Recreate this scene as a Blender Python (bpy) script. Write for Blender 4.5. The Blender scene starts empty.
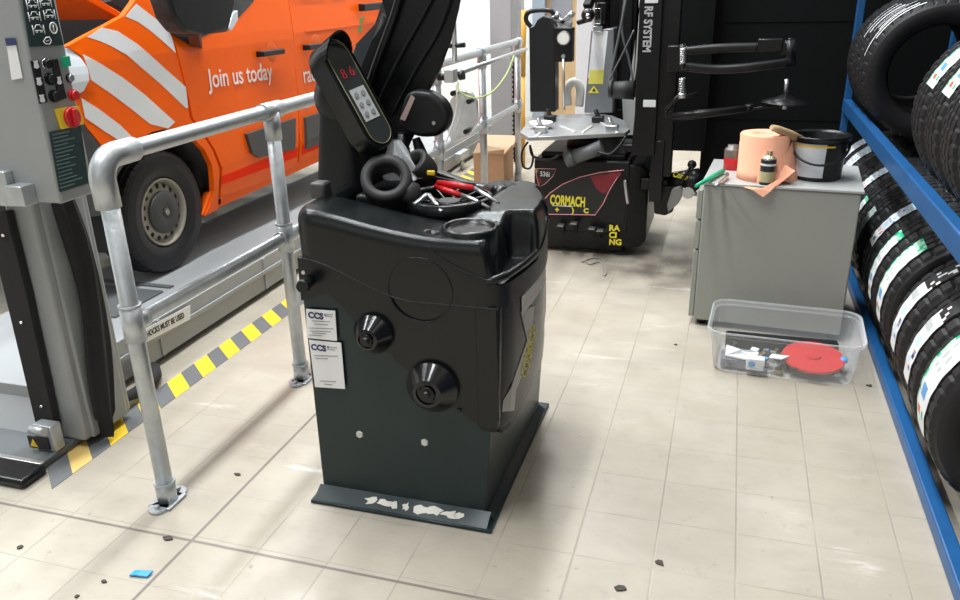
import bpy, bmesh, math, random
from mathutils import Vector, Matrix
random.seed(7)
PI = math.pi
C = bpy.context.scene.collection
sc = bpy.context.scene
# ------------------------------------------------------------------ camera, world, lights, exposure
F, H = 800.0, 1.5
def _n(v): return Vector(v).normalized()
_up = -_n((51, -2037, -F))
_Y = _n((262, 322, -F)); _Y = (_Y - _up * _Y.dot(_up)).normalized()
_X = _Y.cross(_up)
R = Matrix((_X, _Y, _up))
cam = bpy.data.objects.new('camera', bpy.data.cameras.new('camera'))
C.objects.link(cam); sc.camera = cam
cam.matrix_world = Matrix.Translation((0, 0, H)) @ R.to_4x4()
cam.data.sensor_width = 36; cam.data.lens = F / 960 * 36; cam.data.clip_start = .05; cam.data.clip_end = 100
sc.view_settings.view_transform = 'Standard'; sc.view_settings.look = 'None'
sc.view_settings.gamma = 1; sc.view_settings.exposure = 0.0
w = bpy.data.worlds.new('world'); sc.world = w; w.use_nodes = True
w.node_tree.nodes['Background'].inputs[0].default_value = (1, .95, .87, 1)
w.node_tree.nodes['Background'].inputs[1].default_value = .30
def area(name, loc, sx, sy, e, rot=(0, 0, 0), col=(1, .97, .93)):
    l = bpy.data.lights.new(name, 'AREA'); l.shape = 'RECTANGLE'; l.size = sx; l.size_y = sy; l.energy = e; l.color = col
    o = bpy.data.objects.new(name, l); C.objects.link(o); o.location = loc; o.rotation_euler = rot
    return o
area('ceiling_strip_light', (-1.6, 3.5, 7.1), .35, 9, 880, col=(.93, .975, 1))
area('ceiling_strip_light', (3.2, 3.0, 6.5), .6, 9, 70, col=(1, .93, .84))
area('ceiling_strip_light', (-5.6, 4.5, 7.1), .6, 10, 900, col=(.96, .98, 1))
area('front_fill', (-1.5, -3.5, 3.2), 5, 2.2, 35, rot=(math.radians(75), 0, 0), col=(.93, .97, 1))  # soft light added behind the camera to brighten the sides facing it
area('ceiling_strip_light', (-1.0, 10.0, 6.5), 6, .5, 420)
# pixel + distance -> point of the room
def ray(px, py): return R @ Vector((px - 480, 300 - py, -F))
def P(px, py, y): d = ray(px, py); t = y / d.y; return Vector((d.x * t, y, H + d.z * t))
def PX(px, py, x): d = ray(px, py); t = x / d.x; return Vector((x, d.y * t, H + d.z * t))
def PZ(px, py, z): d = ray(px, py); t = (z - H) / d.z; return Vector((d.x * t, d.y * t, z))
# ------------------------------------------------------------------ materials
MATS = {}
def mat(name, col, rough=.5, metal=0., bump=0., bscale=60., var=0., emit=0., trans=0., alpha=1., spec=.5, coat=0., vscale=6.):
    if name in MATS: return MATS[name]
    m = bpy.data.materials.new(name); m.use_nodes = True; nt = m.node_tree; b = nt.nodes['Principled BSDF']
    c = (*col, 1)
    b.inputs['Base Color'].default_value = c; b.inputs['Roughness'].default_value = rough; b.inputs['Metallic'].default_value = metal
    b.inputs['Specular IOR Level'].default_value = spec
    if coat: b.inputs['Coat Weight'].default_value = coat; b.inputs['Coat Roughness'].default_value = .08
    if trans: b.inputs['Transmission Weight'].default_value = trans
    b.inputs['Alpha'].default_value = alpha
    if emit: b.inputs['Emission Color'].default_value = c; b.inputs['Emission Strength'].default_value = emit
    tc = nt.nodes.new('ShaderNodeTexCoord')
    nz = nt.nodes.new('ShaderNodeTexNoise'); nz.inputs['Scale'].default_value = vscale; nz.inputs['Detail'].default_value = 5
    nt.links.new(tc.outputs['Object'], nz.inputs['Vector'])
    if var or not bump:
        r = nt.nodes.new('ShaderNodeMapRange'); r.inputs[3].default_value = 1 - (var or .04); r.inputs[4].default_value = 1 + (var or .04)
        nt.links.new(nz.outputs['Fac'], r.inputs[0])
        mx = nt.nodes.new('ShaderNodeVectorMath'); mx.operation = 'SCALE'; mx.inputs[0].default_value = col
        nt.links.new(r.outputs[0], mx.inputs['Scale']); nt.links.new(mx.outputs[0], b.inputs['Base Color'])
    if bump:
        n2 = nt.nodes.new('ShaderNodeTexNoise'); n2.inputs['Scale'].default_value = bscale
        nt.links.new(tc.outputs['Object'], n2.inputs['Vector'])
        bp = nt.nodes.new('ShaderNodeBump'); bp.inputs['Strength'].default_value = bump; bp.inputs['Distance'].default_value = .005
        nt.links.new(n2.outputs['Fac'], bp.inputs['Height']); nt.links.new(bp.outputs[0], b.inputs['Normal'])
    MATS[name] = m; return m
plastic = mat('black_plastic', (.005, .0065, .007), .26, spec=.38, bump=.08, bscale=900, var=.1)
plastic2 = mat('matt_black_plastic', (.007, .008, .009), .42, spec=.4)
charcoal = mat('charcoal_paint', (.010, .024, .026), .3, spec=.4, var=.12)
blackp = mat('black_paint', (.006, .006, .0065), .35, spec=.35)
blackwall = mat('black_panel', (.005, .0058, .006), .6, var=.1, spec=.12)
blackcloth = mat('black_cloth', (.012, .012, .013), .85, bump=.4, bscale=40)
rubber = mat('tyre_rubber', (.014, .014, .015), .5, spec=.35, bump=.15, bscale=300)
rubber2 = mat('rubber', (.02, .02, .02), .6)
galv = mat('galvanised_steel', (.5, .53, .55), .42, .75, bump=.15, bscale=80, var=.25, vscale=25)
steel = mat('steel', (.55, .56, .57), .3, .9)
chrome = mat('chrome', (.85, .86, .88), .12, 1.)
greyp = mat('grey_paint', (.30, .315, .32), .38, var=.06)
greyp2 = mat('grey_platform_paint', (.34, .355, .365), .45, var=.15, vscale=3)
greyd = mat('dark_grey_paint', (.11, .12, .125), .45, var=.1)
cabg = mat('cabinet_grey', (.30, .305, .275), .4, var=.05)
cabt = mat('cabinet_top_grey', (.42, .43, .42), .4, var=.12, vscale=12)
orange = mat('orange_paint', (.93, .125, .003), .35, coat=.1, spec=.15, var=.03)
orange_d = mat('orange_paint_edge', (.86, .125, .006), .35, spec=.3)
redstripe = mat('fluorescent_red', (1, .045, .012), .8, spec=.05)
whites = mat('white_reflective', (.72, .73, .74), .4)
white = mat('white_paper', (.8, .81, .82), .6)
whitelet = mat('white_lettering', (.85, .78, .74), .5)
trimg = mat('moulding_grey', (.055, .058, .06), .5)
glassd = mat('dark_glass', (.012, .015, .018), .08)
lens = mat('headlight_lens', (.75, .8, .85), .08, spec=.8)
dark = mat('underbody_black', (.01, .01, .011), .7)
hub = mat('hub_cap_grey', (.06, .06, .058), .5, .3, var=.3)
rim = mat('rim_steel', (.36, .33, .27), .45, .3, var=.2)
yellow = mat('yellow_tape', (.85, .58, .03), .5)
yellowf = mat('faded_yellow_tape', (.72, .50, .16), .6)
tapeg = mat('dark_grey_tape', (.13, .135, .14), .6, var=.2)
yel = mat('yellow_print', (.85, .75, .05), .5)
red = mat('red_plastic', (.6, .015, .02), .35)
redl = mat('red_digits', (.45, .02, .03), .4)
green = mat('green_plastic', (.01, .42, .22), .4)
blue = mat('blue_paint', (.010, .085, .24), .4, var=.25, vscale=9)
bluel = mat('blue_film', (.03, .33, .75), .4)
navy = mat('navy_print', (.03, .035, .14), .5)
dgreen = mat('dark_green_plate', (.02, .045, .045), .4)
peach = mat('peach_paper', (.88, .42, .27), .9, bump=.3, bscale=200)
wood = mat('wood', (.5, .34, .18), .6, var=.2)
card = mat('cardboard', (.42, .25, .14), .8, var=.1)
wallw = mat('white_cladding', (.72, .73, .7), .6)
wallc = mat('column_grey', (.34, .35, .37), .5)
pink = mat('pink_outline', (.85, .35, .38), .5)
redgrad = mat('dark_red_print', (.22, .012, .025), .45, var=.5, vscale=90)
printb = mat('black_print', (.012, .012, .013), .4)
dgrey_txt = mat('grey_print', (.2, .2, .22), .6)
lime = mat('lime_cable', (.42, .55, .16), .5)
cream = mat('cream_dial', (.8, .78, .72), .4)
greylab = mat('grey_sticker', (.26, .26, .24), .3, var=.5)
pinkish = mat('pink_sticker', (.5, .36, .33), .6)
goldp = mat('gold_print', (.45, .4, .22), .5)
# clear plastic
def clear(name, col, a, rough=.15):
    m = bpy.data.materials.new(name); m.use_nodes = True; nt = m.node_tree; b = nt.nodes['Principled BSDF']
    b.inputs['Base Color'].default_value = (*col, 1); b.inputs['Roughness'].default_value = rough
    tr = nt.nodes.new('ShaderNodeBsdfTransparent'); mx = nt.nodes.new('ShaderNodeMixShader')
    fr = nt.nodes.new('ShaderNodeLayerWeight'); fr.inputs[0].default_value = .35
    mr = nt.nodes.new('ShaderNodeMapRange'); mr.inputs[3].default_value = a; mr.inputs[4].default_value = min(1, a + .45)
    nt.links.new(fr.outputs['Facing'], mr.inputs[0]); nt.links.new(mr.outputs[0], mx.inputs[0])
    nt.links.new(tr.outputs[0], mx.inputs[1]); nt.links.new(b.outputs[0], mx.inputs[2])
    nt.links.new(mx.outputs[0], nt.nodes['Material Output'].inputs['Surface']); return m
tubm = clear('clear_plastic', (.75, .78, .8), .2)
bagm = clear('clear_bag', (.85, .87, .9), .5, .2)
smoke = clear('smoked_window', (.05, .06, .06), .5, .1)

def floor_material():
    m = bpy.data.materials.new('tiled_floor'); m.use_nodes = True; nt = m.node_tree; N = nt.nodes; L = nt.links
    b = N['Principled BSDF']; b.inputs['Roughness'].default_value = .42
    tc = N.new('ShaderNodeTexCoord'); sp = N.new('ShaderNodeSeparateXYZ'); L.new(tc.outputs['Object'], sp.inputs[0])
    def mth(op, a, b_=None, c_=None):
        n = N.new('ShaderNodeMath'); n.operation = op
        for i, v in enumerate((a, b_, c_)):
            if v is None: continue
            if isinstance(v, (int, float)): n.inputs[i].default_value = v
            else: L.new(v, n.inputs[i])
        return n.outputs[0]
    def sm(v, a, b_, lo=0., hi=1.):
        n = N.new('ShaderNodeMapRange'); n.interpolation_type = 'SMOOTHSTEP'
        L.new(v, n.inputs[0]); n.inputs[1].default_value = a; n.inputs[2].default_value = b_; n.inputs[3].default_value = lo; n.inputs[4].default_value = hi
        return n.outputs[0]
    def noise(scale, det=4, off=(0, 0, 0), sc_=(1, 1, 1), rough=.55):
        mp = N.new('ShaderNodeMapping'); mp.inputs[1].default_value = off; mp.inputs[3].default_value = sc_
        L.new(tc.outputs['Object'], mp.inputs[0]); n = N.new('ShaderNodeTexNoise'); n.inputs['Scale'].default_value = scale
        n.inputs['Detail'].default_value = det; n.inputs['Roughness'].default_value = rough; L.new(mp.outputs[0], n.inputs[0]); return n.outputs['Fac']
    X, Y = sp.outputs[0], sp.outputs[1]
    wob = mth('MULTIPLY', mth('SUBTRACT', noise(2.5), .5), .004)
    Xw = mth('ADD', X, wob); Yw = mth('ADD', Y, wob)
    dx = mth('PINGPONG', mth('ADD', Xw, 21.9 - .122), .1095)
    dy = mth('PINGPONG', mth('ADD', Yw, 21.4 - .115), .107)
    gx = sm(dx, .0012, .004, 1, 0); gy = sm(dy, .001, .0032, .8, 0)
    grout = mth('MULTIPLY', mth('MAXIMUM', gx, gy), sm(noise(3, 3), .35, .6, .25, 1))
    # wide dark expansion joints
    jx = sm(mth('ABSOLUTE', mth('ADD', Xw, 1.409)), .003, .007, 1, 0)
    jy = mth('MULTIPLY', sm(mth('ABSOLUTE', mth('SUBTRACT', mth('ADD', Yw, mth('MULTIPLY', X, .0)), 1.592)), .003, .007, 1, 0), sm(X, -.3, -.6, 0, 1))
    joint = mth('MULTIPLY', mth('MAXIMUM', jx, jy), sm(Y, 2.9, 2.3, .35, 1))
    def mix(fac, c1, c2):
        n = N.new('ShaderNodeMix'); n.data_type = 'RGBA'
        if isinstance(fac, (int, float)): n.inputs[0].default_value = fac
        else: L.new(fac, n.inputs[0])
        for i, c in ((6, c1), (7, c2)):
            if isinstance(c, tuple): n.inputs[i].default_value = (*c, 1)
            else: L.new(c, n.inputs[i])
        return n.outputs[2]
    base = mix(sm(noise(1.3, 5), .3, .7), (.375, .335, .27), (.47, .43, .36))
    # per-tile tone
    tx = mth('FLOOR', mth('DIVIDE', mth('ADD', Xw, 21.9 - .122), .219)); ty = mth('FLOOR', mth('DIVIDE', mth('ADD', Yw, 21.4 - .115), .214))
    cb = N.new('ShaderNodeCombineXYZ'); L.new(tx, cb.inputs[0]); L.new(ty, cb.inputs[1])
    wn = N.new('ShaderNodeTexWhiteNoise'); wn.noise_dimensions = '2D'; L.new(cb.outputs[0], wn.inputs[0])
    base = mix(sm(noise(16, 6, (1, 3, 0), (.6, 1, 1), .7), .4, .7, 0, .22), base, (.28, .245, .2))
    base = mix(mth('MULTIPLY', wn.outputs[0], .3), base, (.39, .34, .265))
    # worn smears and pale scuffs
    base = mix(sm(noise(4, 6, (3, 1, 0), (.35, 1, 1)), .50, .72, 0, .5), base, (.33, .29, .245))
    base = mix(sm(noise(3, 7, (9, 4, 0), (.5, 2.2, 1), .7), .6, .74, 0, .7), base, (.72, .70, .66))
    # dirty speckle
    base = mix(sm(noise(9, 5, (2, 7, 0), (1, 1, 1), .7), .58, .75, 0, .35), base, (.24, .205, .165))
    base = mix(sm(noise(38, 3), .66, .76, 0, .5), base, (.2, .17, .14))
    base = mix(sm(noise(120, 2, (5, 5, 0)), .72, .78, 0, .35), base, (.2, .17, .14))
    # oily patch by the tyre changer
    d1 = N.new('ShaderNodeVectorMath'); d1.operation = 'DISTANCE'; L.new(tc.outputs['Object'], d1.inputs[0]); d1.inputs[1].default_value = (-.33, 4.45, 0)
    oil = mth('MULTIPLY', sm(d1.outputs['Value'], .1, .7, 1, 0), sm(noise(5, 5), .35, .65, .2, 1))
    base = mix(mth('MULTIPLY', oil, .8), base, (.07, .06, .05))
    base = mix(mth('MULTIPLY', grout, .72), base, (.27, .24, .2))
    base = mix(mth('MULTIPLY', joint, .85), base, (.15, .13, .11))
    L.new(base, b.inputs['Base Color'])
    L.new(sm(noise(6, 5), .3, .7, .3, .55), b.inputs['Roughness'])
    bp = N.new('ShaderNodeBump'); bp.inputs['Strength'].default_value = .35; bp.inputs['Distance'].default_value = .003
    L.new(mth('SUBTRACT', mth('MULTIPLY', noise(14, 4), .3), mth('MAXIMUM', grout, joint)), bp.inputs['Height']); L.new(bp.outputs[0], b.inputs['Normal'])
    return m
# ------------------------------------------------------------------ mesh helpers
WM = {}
class MB:
    def __init__(s): s.bm = bmesh.new(); s.mi = 0
    def _fin(s, faces, smooth=False):
        for f in faces: f.material_index = s.mi; f.smooth = smooth
    def box(s, a, b, bevel=0, rot=None, seg=2):
        a = Vector(a); b = Vector(b); c = (a + b) / 2; d = b - a
        r = bmesh.ops.create_cube(s.bm, size=1); vs = r['verts']
        M = Matrix.Translation(c) @ (rot.to_4x4() if rot else Matrix()) @ Matrix.Diagonal((abs(d.x), abs(d.y), abs(d.z), 1))
        bmesh.ops.transform(s.bm, matrix=M, verts=vs)
        fs = set(f for v in vs for f in v.link_faces); s._fin(fs)
        if bevel:
            es = list(set(e for v in vs for e in v.link_edges))
            r = bmesh.ops.bevel(s.bm, geom=es, offset=bevel, segments=seg, affect='EDGES', profile=.5)
            s._fin(r['faces'], True)
        return s
    def bar(s, p0, p1, wx, wz, bevel=0):
        """rectangular bar between two points"""
        p0 = Vector(p0); p1 = Vector(p1); d = (p1 - p0); L_ = d.length
        q = d.to_track_quat('Y', 'Z').to_matrix()
        c = (p0 + p1) / 2
        return s.box(c - Vector((wx / 2, L_ / 2, wz / 2)), c + Vector((wx / 2, L_ / 2, wz / 2)), bevel, q)
    def cyl(s, p0, p1, r0, r1=None, seg=24, smooth=True, caps=True):
        p0 = Vector(p0); p1 = Vector(p1); r1 = r0 if r1 is None else r1; d = p1 - p0
        M = Matrix.Translation((p0 + p1) / 2) @ d.to_track_quat('Z', 'Y').to_matrix().to_4x4()
        r = bmesh.ops.create_cone(s.bm, cap_ends=caps, cap_tris=False, segments=seg, radius1=r0, radius2=r1, depth=d.length, matrix=M)
        fs = set(f for v in r['verts'] for f in v.link_faces)
        for f in fs: f.material_index = s.mi; f.smooth = smooth and len(f.verts) == 4
        return s
    def sph(s, c, r, sc_=(1, 1, 1), rot=None, seg=24):
        M = Matrix.Translation(c) @ (rot.to_4x4() if rot else Matrix()) @ Matrix.Diagonal((*sc_, 1))
        q = bmesh.ops.create_uvsphere(s.bm, u_segments=seg, v_segments=seg // 2, radius=r, matrix=M)
        s._fin(set(f for v in q['verts'] for f in v.link_faces), True); return s
    def tube(s, pts, r, seg=12, smoothpts=0, caps=True):
        pts = [Vector(p) for p in pts]
        if smoothpts:
            out = []
            for i in range(len(pts) - 1):
                p0 = pts[max(i - 1, 0)]; p1 = pts[i]; p2 = pts[i + 1]; p3 = pts[min(i + 2, len(pts) - 1)]
                for k in range(smoothpts):
                    t = k / smoothpts
                    out.append(.5 * ((2 * p1) + (p2 - p0) * t + (2 * p0 - 5 * p1 + 4 * p2 - p3) * t * t + (3 * p1 - p0 - 3 * p2 + p3) * t ** 3))
            out.append(pts[-1]); pts = out
        rings = []; n = None
        for i, p in enumerate(pts):
            t = (pts[min(i + 1, len(pts) - 1)] - pts[max(i - 1, 0)]).normalized()
            if n is None: n = t.orthogonal().normalized()
            n = (n - t * n.dot(t)).normalized(); b = t.cross(n)
            rr = r[i] if isinstance(r, (list, tuple)) else r
            rings.append([s.bm.verts.new(p + (n * math.cos(a) + b * math.sin(a)) * rr) for a in [2 * PI * k / seg for k in range(seg)]])
        fs = []
        for A, B in zip(rings, rings[1:]):
            for k in range(seg): fs.append(s.bm.faces.new((A[k], A[(k + 1) % seg], B[(k + 1) % seg], B[k])))
        s._fin(fs, True)
        if caps: s._fin([s.bm.faces.new(rings[0][::-1]), s.bm.faces.new(rings[-1])])
        return s
    def lathe(s, prof, M, seg=32, smooth=True, closed=False, mats=None):
        """profile [(r, h)] around local Z"""
        rings = []
        for r, h in prof:
            rings.append([s.bm.verts.new(M @ Vector((r * math.cos(2 * PI * k / seg), r * math.sin(2 * PI * k / seg), h))) for k in range(seg)] if r > 1e-6 else [s.bm.verts.new(M @ Vector((0, 0, h)))])
        n = len(rings); pairs = [(i, (i + 1) % n) for i in range(n if closed else n - 1)]
        for q, (i, j) in enumerate(pairs):
            A, B = rings[i], rings[j]
            for k in range(seg):
                k2 = (k + 1) % seg
                if len(A) == 1 and len(B) == 1: continue
                if len(A) == 1: f = s.bm.faces.new((A[0], B[k], B[k2]))
                elif len(B) == 1: f = s.bm.faces.new((A[k], A[k2], B[0]))
                else: f = s.bm.faces.new((A[k], A[k2], B[k2], B[k]))
                f.smooth = smooth; f.material_index = mats[q] if mats else s.mi
        return s
    def prism(s, pts, off, bevel=0, seg=3, smooth=True):
        """extrude the 3-D polygon pts by the vector off"""
        off = Vector(off); n = len(pts)
        a = [s.bm.verts.new(Vector(p)) for p in pts]; b = [s.bm.verts.new(Vector(p) + off) for p in pts]
        fs = [s.bm.faces.new(a), s.bm.faces.new(b[::-1])]
        for i in range(n): fs.append(s.bm.faces.new((a[i], b[i], b[(i + 1) % n], a[(i + 1) % n])))
        s._fin(fs)
        if bevel:
            es = list(set(e for v in a + b for e in v.link_edges))
            r = bmesh.ops.bevel(s.bm, geom=es, offset=bevel, segments=seg, affect='EDGES', profile=.5, clamp_overlap=True)
            s._fin(r['faces'], True)
        return s
    def grid(s, fn, nu, nv, smooth=True, closeu=False):
        g = [[s.bm.verts.new(fn(u / nu, v / nv)) for u in range(nu + (0 if closeu else 1))] for v in range(nv + 1)]
        m = len(g[0]); fs = []
        for v in range(nv):
            for u in range(nu):
                u2 = (u + 1) % m if closeu else u + 1
                try: fs.append(s.bm.faces.new((g[v][u], g[v][u2], g[v + 1][u2], g[v + 1][u])))
                except ValueError: pass
        s._fin(fs, smooth); return s
    def build(s, name, m, parent=None, raw=False):
        """raw: the vertices are already in the parent's own frame; otherwise they are in world space"""
        bmesh.ops.remove_doubles(s.bm, verts=s.bm.verts, dist=1e-6)
        bmesh.ops.recalc_face_normals(s.bm, faces=s.bm.faces)
        me = bpy.data.meshes.new(name)
        o = bpy.data.objects.new(name, me); C.objects.link(o)
        mw = Matrix()
        if parent is not None:
            mw = WM.get(parent, Matrix()); o.parent = parent
            if not raw: s.bm.transform(mw.inverted())
        elif not raw:
            vs = [v.co for v in s.bm.verts]
            c = Vector(((min(v.x for v in vs) + max(v.x for v in vs)) / 2, (min(v.y for v in vs) + max(v.y for v in vs)) / 2, min(v.z for v in vs)))
            mw = Matrix.Translation(c); s.bm.transform(mw.inverted()); o.location = c
        s.bm.to_mesh(me); s.bm.free()
        for x in (m if isinstance(m, (list, tuple)) else [m]): me.materials.append(x)
        WM[o] = mw
        return o
def thing(name, label, cat, loc, group=None, rz=0):
    o = bpy.data.objects.new(name, None); C.objects.link(o); o.location = loc; o.rotation_euler = (0, 0, rz)
    o.empty_display_size = .05
    o['label'] = label; o['category'] = cat
    if group: o['group'] = group
    WM[o] = Matrix.Translation(loc) @ Matrix.Rotation(rz, 4, 'Z')
    return o
def tag(o, label, cat, group=None):
    o['label'] = label; o['category'] = cat
    if group: o['group'] = group
    return o
def struct(o): o['kind'] = 'structure'; return o
def text(body, m, parent, origin, xdir, ydir, size, name='lettering', ext=.0006, align='LEFT', sx=1., bold=0.):
    cu = bpy.data.curves.new('t', 'FONT'); cu.body = body; cu.size = size; cu.extrude = ext; cu.align_x = align; cu.align_y = 'CENTER'; cu.resolution_u = 3; cu.offset = bold
    t = bpy.data.objects.new('t', cu); C.objects.link(t)
    bpy.context.view_layer.update()
    me = bpy.data.meshes.new_from_object(t.evaluated_get(bpy.context.evaluated_depsgraph_get()))
    bpy.data.objects.remove(t); bpy.data.curves.remove(cu)
    X = Vector(xdir).normalized(); Y = Vector(ydir); Y = (Y - X * Y.dot(X)).normalized(); Z = X.cross(Y)
    M = Matrix.Translation(origin) @ Matrix((X * sx, Y, Z)).transposed().to_4x4()
    me.transform(WM.get(parent, Matrix()).inverted() @ M)
    me.name = name; me.materials.clear(); me.materials.append(m)
    o = bpy.data.objects.new(name, me); C.objects.link(o); o.parent = parent; WM[o] = WM.get(parent, Matrix()); return o
def surf_patch(poly, fn, thick, step=.06):
    """panel from a 2-D outline cut into a fine grid and wrapped on fn(u, v) -> point; thick pushes it inward"""
    mb = MB(); bm = mb.bm
    bm.faces.new([bm.verts.new((p[0], p[1], 0)) for p in poly])
    u0, u1 = min(p[0] for p in poly), max(p[0] for p in poly); v0, v1 = min(p[1] for p in poly), max(p[1] for p in poly)
    for ax, a, b in ((0, u0, u1), (1, v0, v1)):
        k = a + step
        while k < b:
            no = (1, 0, 0) if ax == 0 else (0, 1, 0); co = (k, 0, 0) if ax == 0 else (0, k, 0)
            bmesh.ops.bisect_plane(bm, geom=bm.verts[:] + bm.edges[:] + bm.faces[:], plane_co=co, plane_no=no, dist=1e-5)
            k += step
    r = bmesh.ops.extrude_face_region(bm, geom=bm.faces[:])
    back = set(g for g in r['geom'] if isinstance(g, bmesh.types.BMVert))
    for v in bm.verts:
        u, w_ = v.co.x, v.co.y
        v.co = fn(u, w_) + (Vector(thick) if v in back else Vector())
    for f in bm.faces: f.smooth = False
    return mb
def bul(y):
    k = max(0., (y - 1.9)); return (.045 * math.sin(min(1, k / .62) * PI) ** .8 if k < .62 else 0) - .045 * ss(2.2, 2.62, y)
def ss(a, b, x):
    t_ = max(0., min(1., (x - a) / (b - a))); return t_ * t_ * (3 - 2 * t_)
# ================================================================== SETTING
mb = MB(); mb.grid(lambda u, v: Vector((-9 + 13 * u, -3 + 15 * v, 0)), 1, 1); mb.box((-9, -3, -.1), (4, 12, -.002))
struct(mb.build('floor', floor_material(), raw=True))
# far white cladding wall with shallow ribs
mb = MB(); mb.box((-9, 9.6, 0), (4, 9.8, 5), 0)
for k in range(26): mb.box((-9, 9.597, .12 + k * .19), (4, 9.601, .12 + k * .19 + .005))
struct(mb.build('wall_back', wallw))
mb = MB(); mb.box((-9.2, -3, 0), (-9, 12, 5))
struct(mb.build('wall_left', wallw))
mb = MB(); mb.box((1.5, .5, 0), (1.56, 5.72, 3.2))
struct(mb.build('wall_right', blackwall))
# black partition: a full-height right part and a raised left part
mb = MB(); a = P(697, 200, 5.75)
mb.box((a.x, 5.75, 0), (1.56, 5.81, 3.2), .004)
for z in (.62, 1.24, 1.86): mb.box((a.x + .01, 5.744, z), (1.55, 5.751, z + .008))
struct(mb.build('wall_partition', blackwall))
b = P(696, 149, 5.7)
mb = MB(); mb.box((-.9, 5.62, b.z), (b.x + .06, 5.68, 3.2), .004)
o = mb.build('partition_screen', blackwall); tag(o, 'raised black panel behind the tall black tower, with a gap below it', 'panel')
# background building columns
mb = MB(); c0 = P(491, 100, 7.2); c1 = P(512, 100, 7.2); mb.box((c0.x, 7.2, 0), (c1.x, 7.4, 3.4), .01)
t = mb.build('lift_column', wallc); tag(t, 'tall plain grey column behind the far end of the handrail', 'column')
mb = MB(); c0 = P(512, 100, 7.6); c1 = P(521, 100, 7.6); mb.box((c0.x, 7.6, 0), (c1.x, 7.75, 3.4), .01)
t = mb.build('steel_post', mat('pale_post', (.5, .52, .56), .5)); tag(t, 'slim pale steel post just right of the plain grey column', 'post')
mb = MB(); c0 = P(513, 100, 7.0); c1 = P(520, 100, 7.0); zt = P(516, 62, 7.0).z; mb.box((c0.x, 7.0, 0), (c1.x, 7.06, zt), .005)
for k in range(20): mb.box((c0.x - .004, 6.99, .03 + k * zt / 21), (c1.x + .004, 7.0, .03 + k * zt / 21 + .02))
t = mb.build('cable_chain', blackp); tag(t, 'upright ribbed black cable chain right of the grey column foot', 'cable chain')
mb = MB(); q0 = P(523, 76, 6.8); q1 = P(524, 10, 6.8); mb.tube([q0, q0 + (q1 - q0) * .5, q1], [.022, .02, .026], 12); mb.cyl(Vector((q0.x, 6.8, 0)), q0, .018)
t = mb.build('yellow_pole', mat('yellow_pole_paint', (.55, .3, .03), .5)); tag(t, 'upright yellow pole standing beyond the handrail end', 'pole')
# door and wooden shelving far behind the changer
mb = MB(); a = P(545, 0, 9.3); b_ = P(577, 70, 9.3); mb.box((a.x, 9.3, 0), (b_.x, 9.5, 2.4), .01); t = thing('cupboard', 'tall wooden cupboard with a glazed front by the far wall', 'cupboard', (a.x, 9.3, 0))
mb.build('body', wood, t)
mb = MB(); mb.box((a.x + .07, 9.285, .95), (b_.x - .07, 9.298, 2.3)); mb.build('glass_door', mat('grey_glass', (.25, .27, .3), .15), t)
mb = MB(); a = P(532, 0, 9.2); b_ = P(545, 0, 9.2); mb.box((a.x, 9.2, 0), (b_.x, 9.5, 2.4), .01)
tag(mb.build('locker', mat('blue_grey', (.35, .42, .5), .5)), 'narrow blue-grey locker left of the wooden cupboard', 'locker')
mb = MB(); a = P(576, 40, 6.4); b_ = P(593, 40, 6.4); mb.box((a.x, 6.4, 0), (b_.x, 6.6, 3.2), .008)
tag(mb.build('white_post', mat('white_paint', (.72, .73, .76), .5)), 'broad white post right behind the tilting column', 'post')
mb = MB(); a = P(610, 40, 6.2); b_ = P(668, 40, 6.2); mb.box((a.x, 6.3, 0), (b_.x, 6.36, P(640, 150, 6.3).z + .05), .004)
mb.box((a.x, 6.36, 0), (a.x + .06, 6.42, 1.5), .004)
tag(mb.build('white_board', mat('white_board', (.66, .67, .66), .5)), 'low white board standing behind the base of the tall black tower', 'board')
# ------------------------------------------------------------------ hazard tape
t = thing('hazard_tape', 'yellow and dark grey striped tape on the floor beside the lift', 'floor tape', (-2.08, 1.8, 0))
n = 0; y = 1.80
while y < 7.4:
    L_ = .092
    mb = MB(); sk = -.105
    mb.prism([(-2.135, y, .0005), (-2.015, y + sk, .0005), (-2.015, y + L_ + sk, .0005), (-2.135, y + L_, .0005)], (0, 0, .0012))
    mb.build('tape_stripe', (yellowf if n in (1,) else yellow) if n % 2 else tapeg, t); y += L_; n += 1
# ================================================================== LIFT
t = thing('vehicle_lift', 'grey four-post vehicle lift: control box on a post and the platform under the orange van', 'vehicle lift', (-2.2, 2.0, 0))
mb = MB(); mb.box((-2.19, 1.93, .03), (-2.08, 2.17, 2.6), .012); mb.box((-2.12, 1.96, .03), (-2.07, 2.14, .9), .008)
mb.build('post', greyp, t)
mb = MB(); mb.box((-2.75, 1.74, .002), (-2.13, 2.3, .03), .006); mb.build('base_plate', greyd, t)
mb = MB(); mb.box((-2.9, 1.665, .002), (-2.10, 1.77, .034), .012); mb.build('rubber_lip', plastic, t)
mb = MB(); mb.box((-2.9, 1.765, .03), (-2.12, 1.785, .036), .002); mb.build('edge_strip', steel, t)
# control cabinet
cb = MB(); cb.box((-2.3, 1.85, .925), (-1.875, 1.99, 1.62), .008); cbo = cb.build('control_box', greyp, t)
fx = -1.874
def onx(px, py): return PX(px, py, fx)
def quadx(p, m, nm, par, th=.003):
    mbq = MB(); mbq.prism([PX(a_, b_, fx) for a_, b_ in p], (th, 0, 0)); return mbq.build(nm, m, par)
quadx([(21, -12), (50, -12), (63, 45), (29, 47)], dgreen, 'pictogram_plate', cbo)
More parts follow.
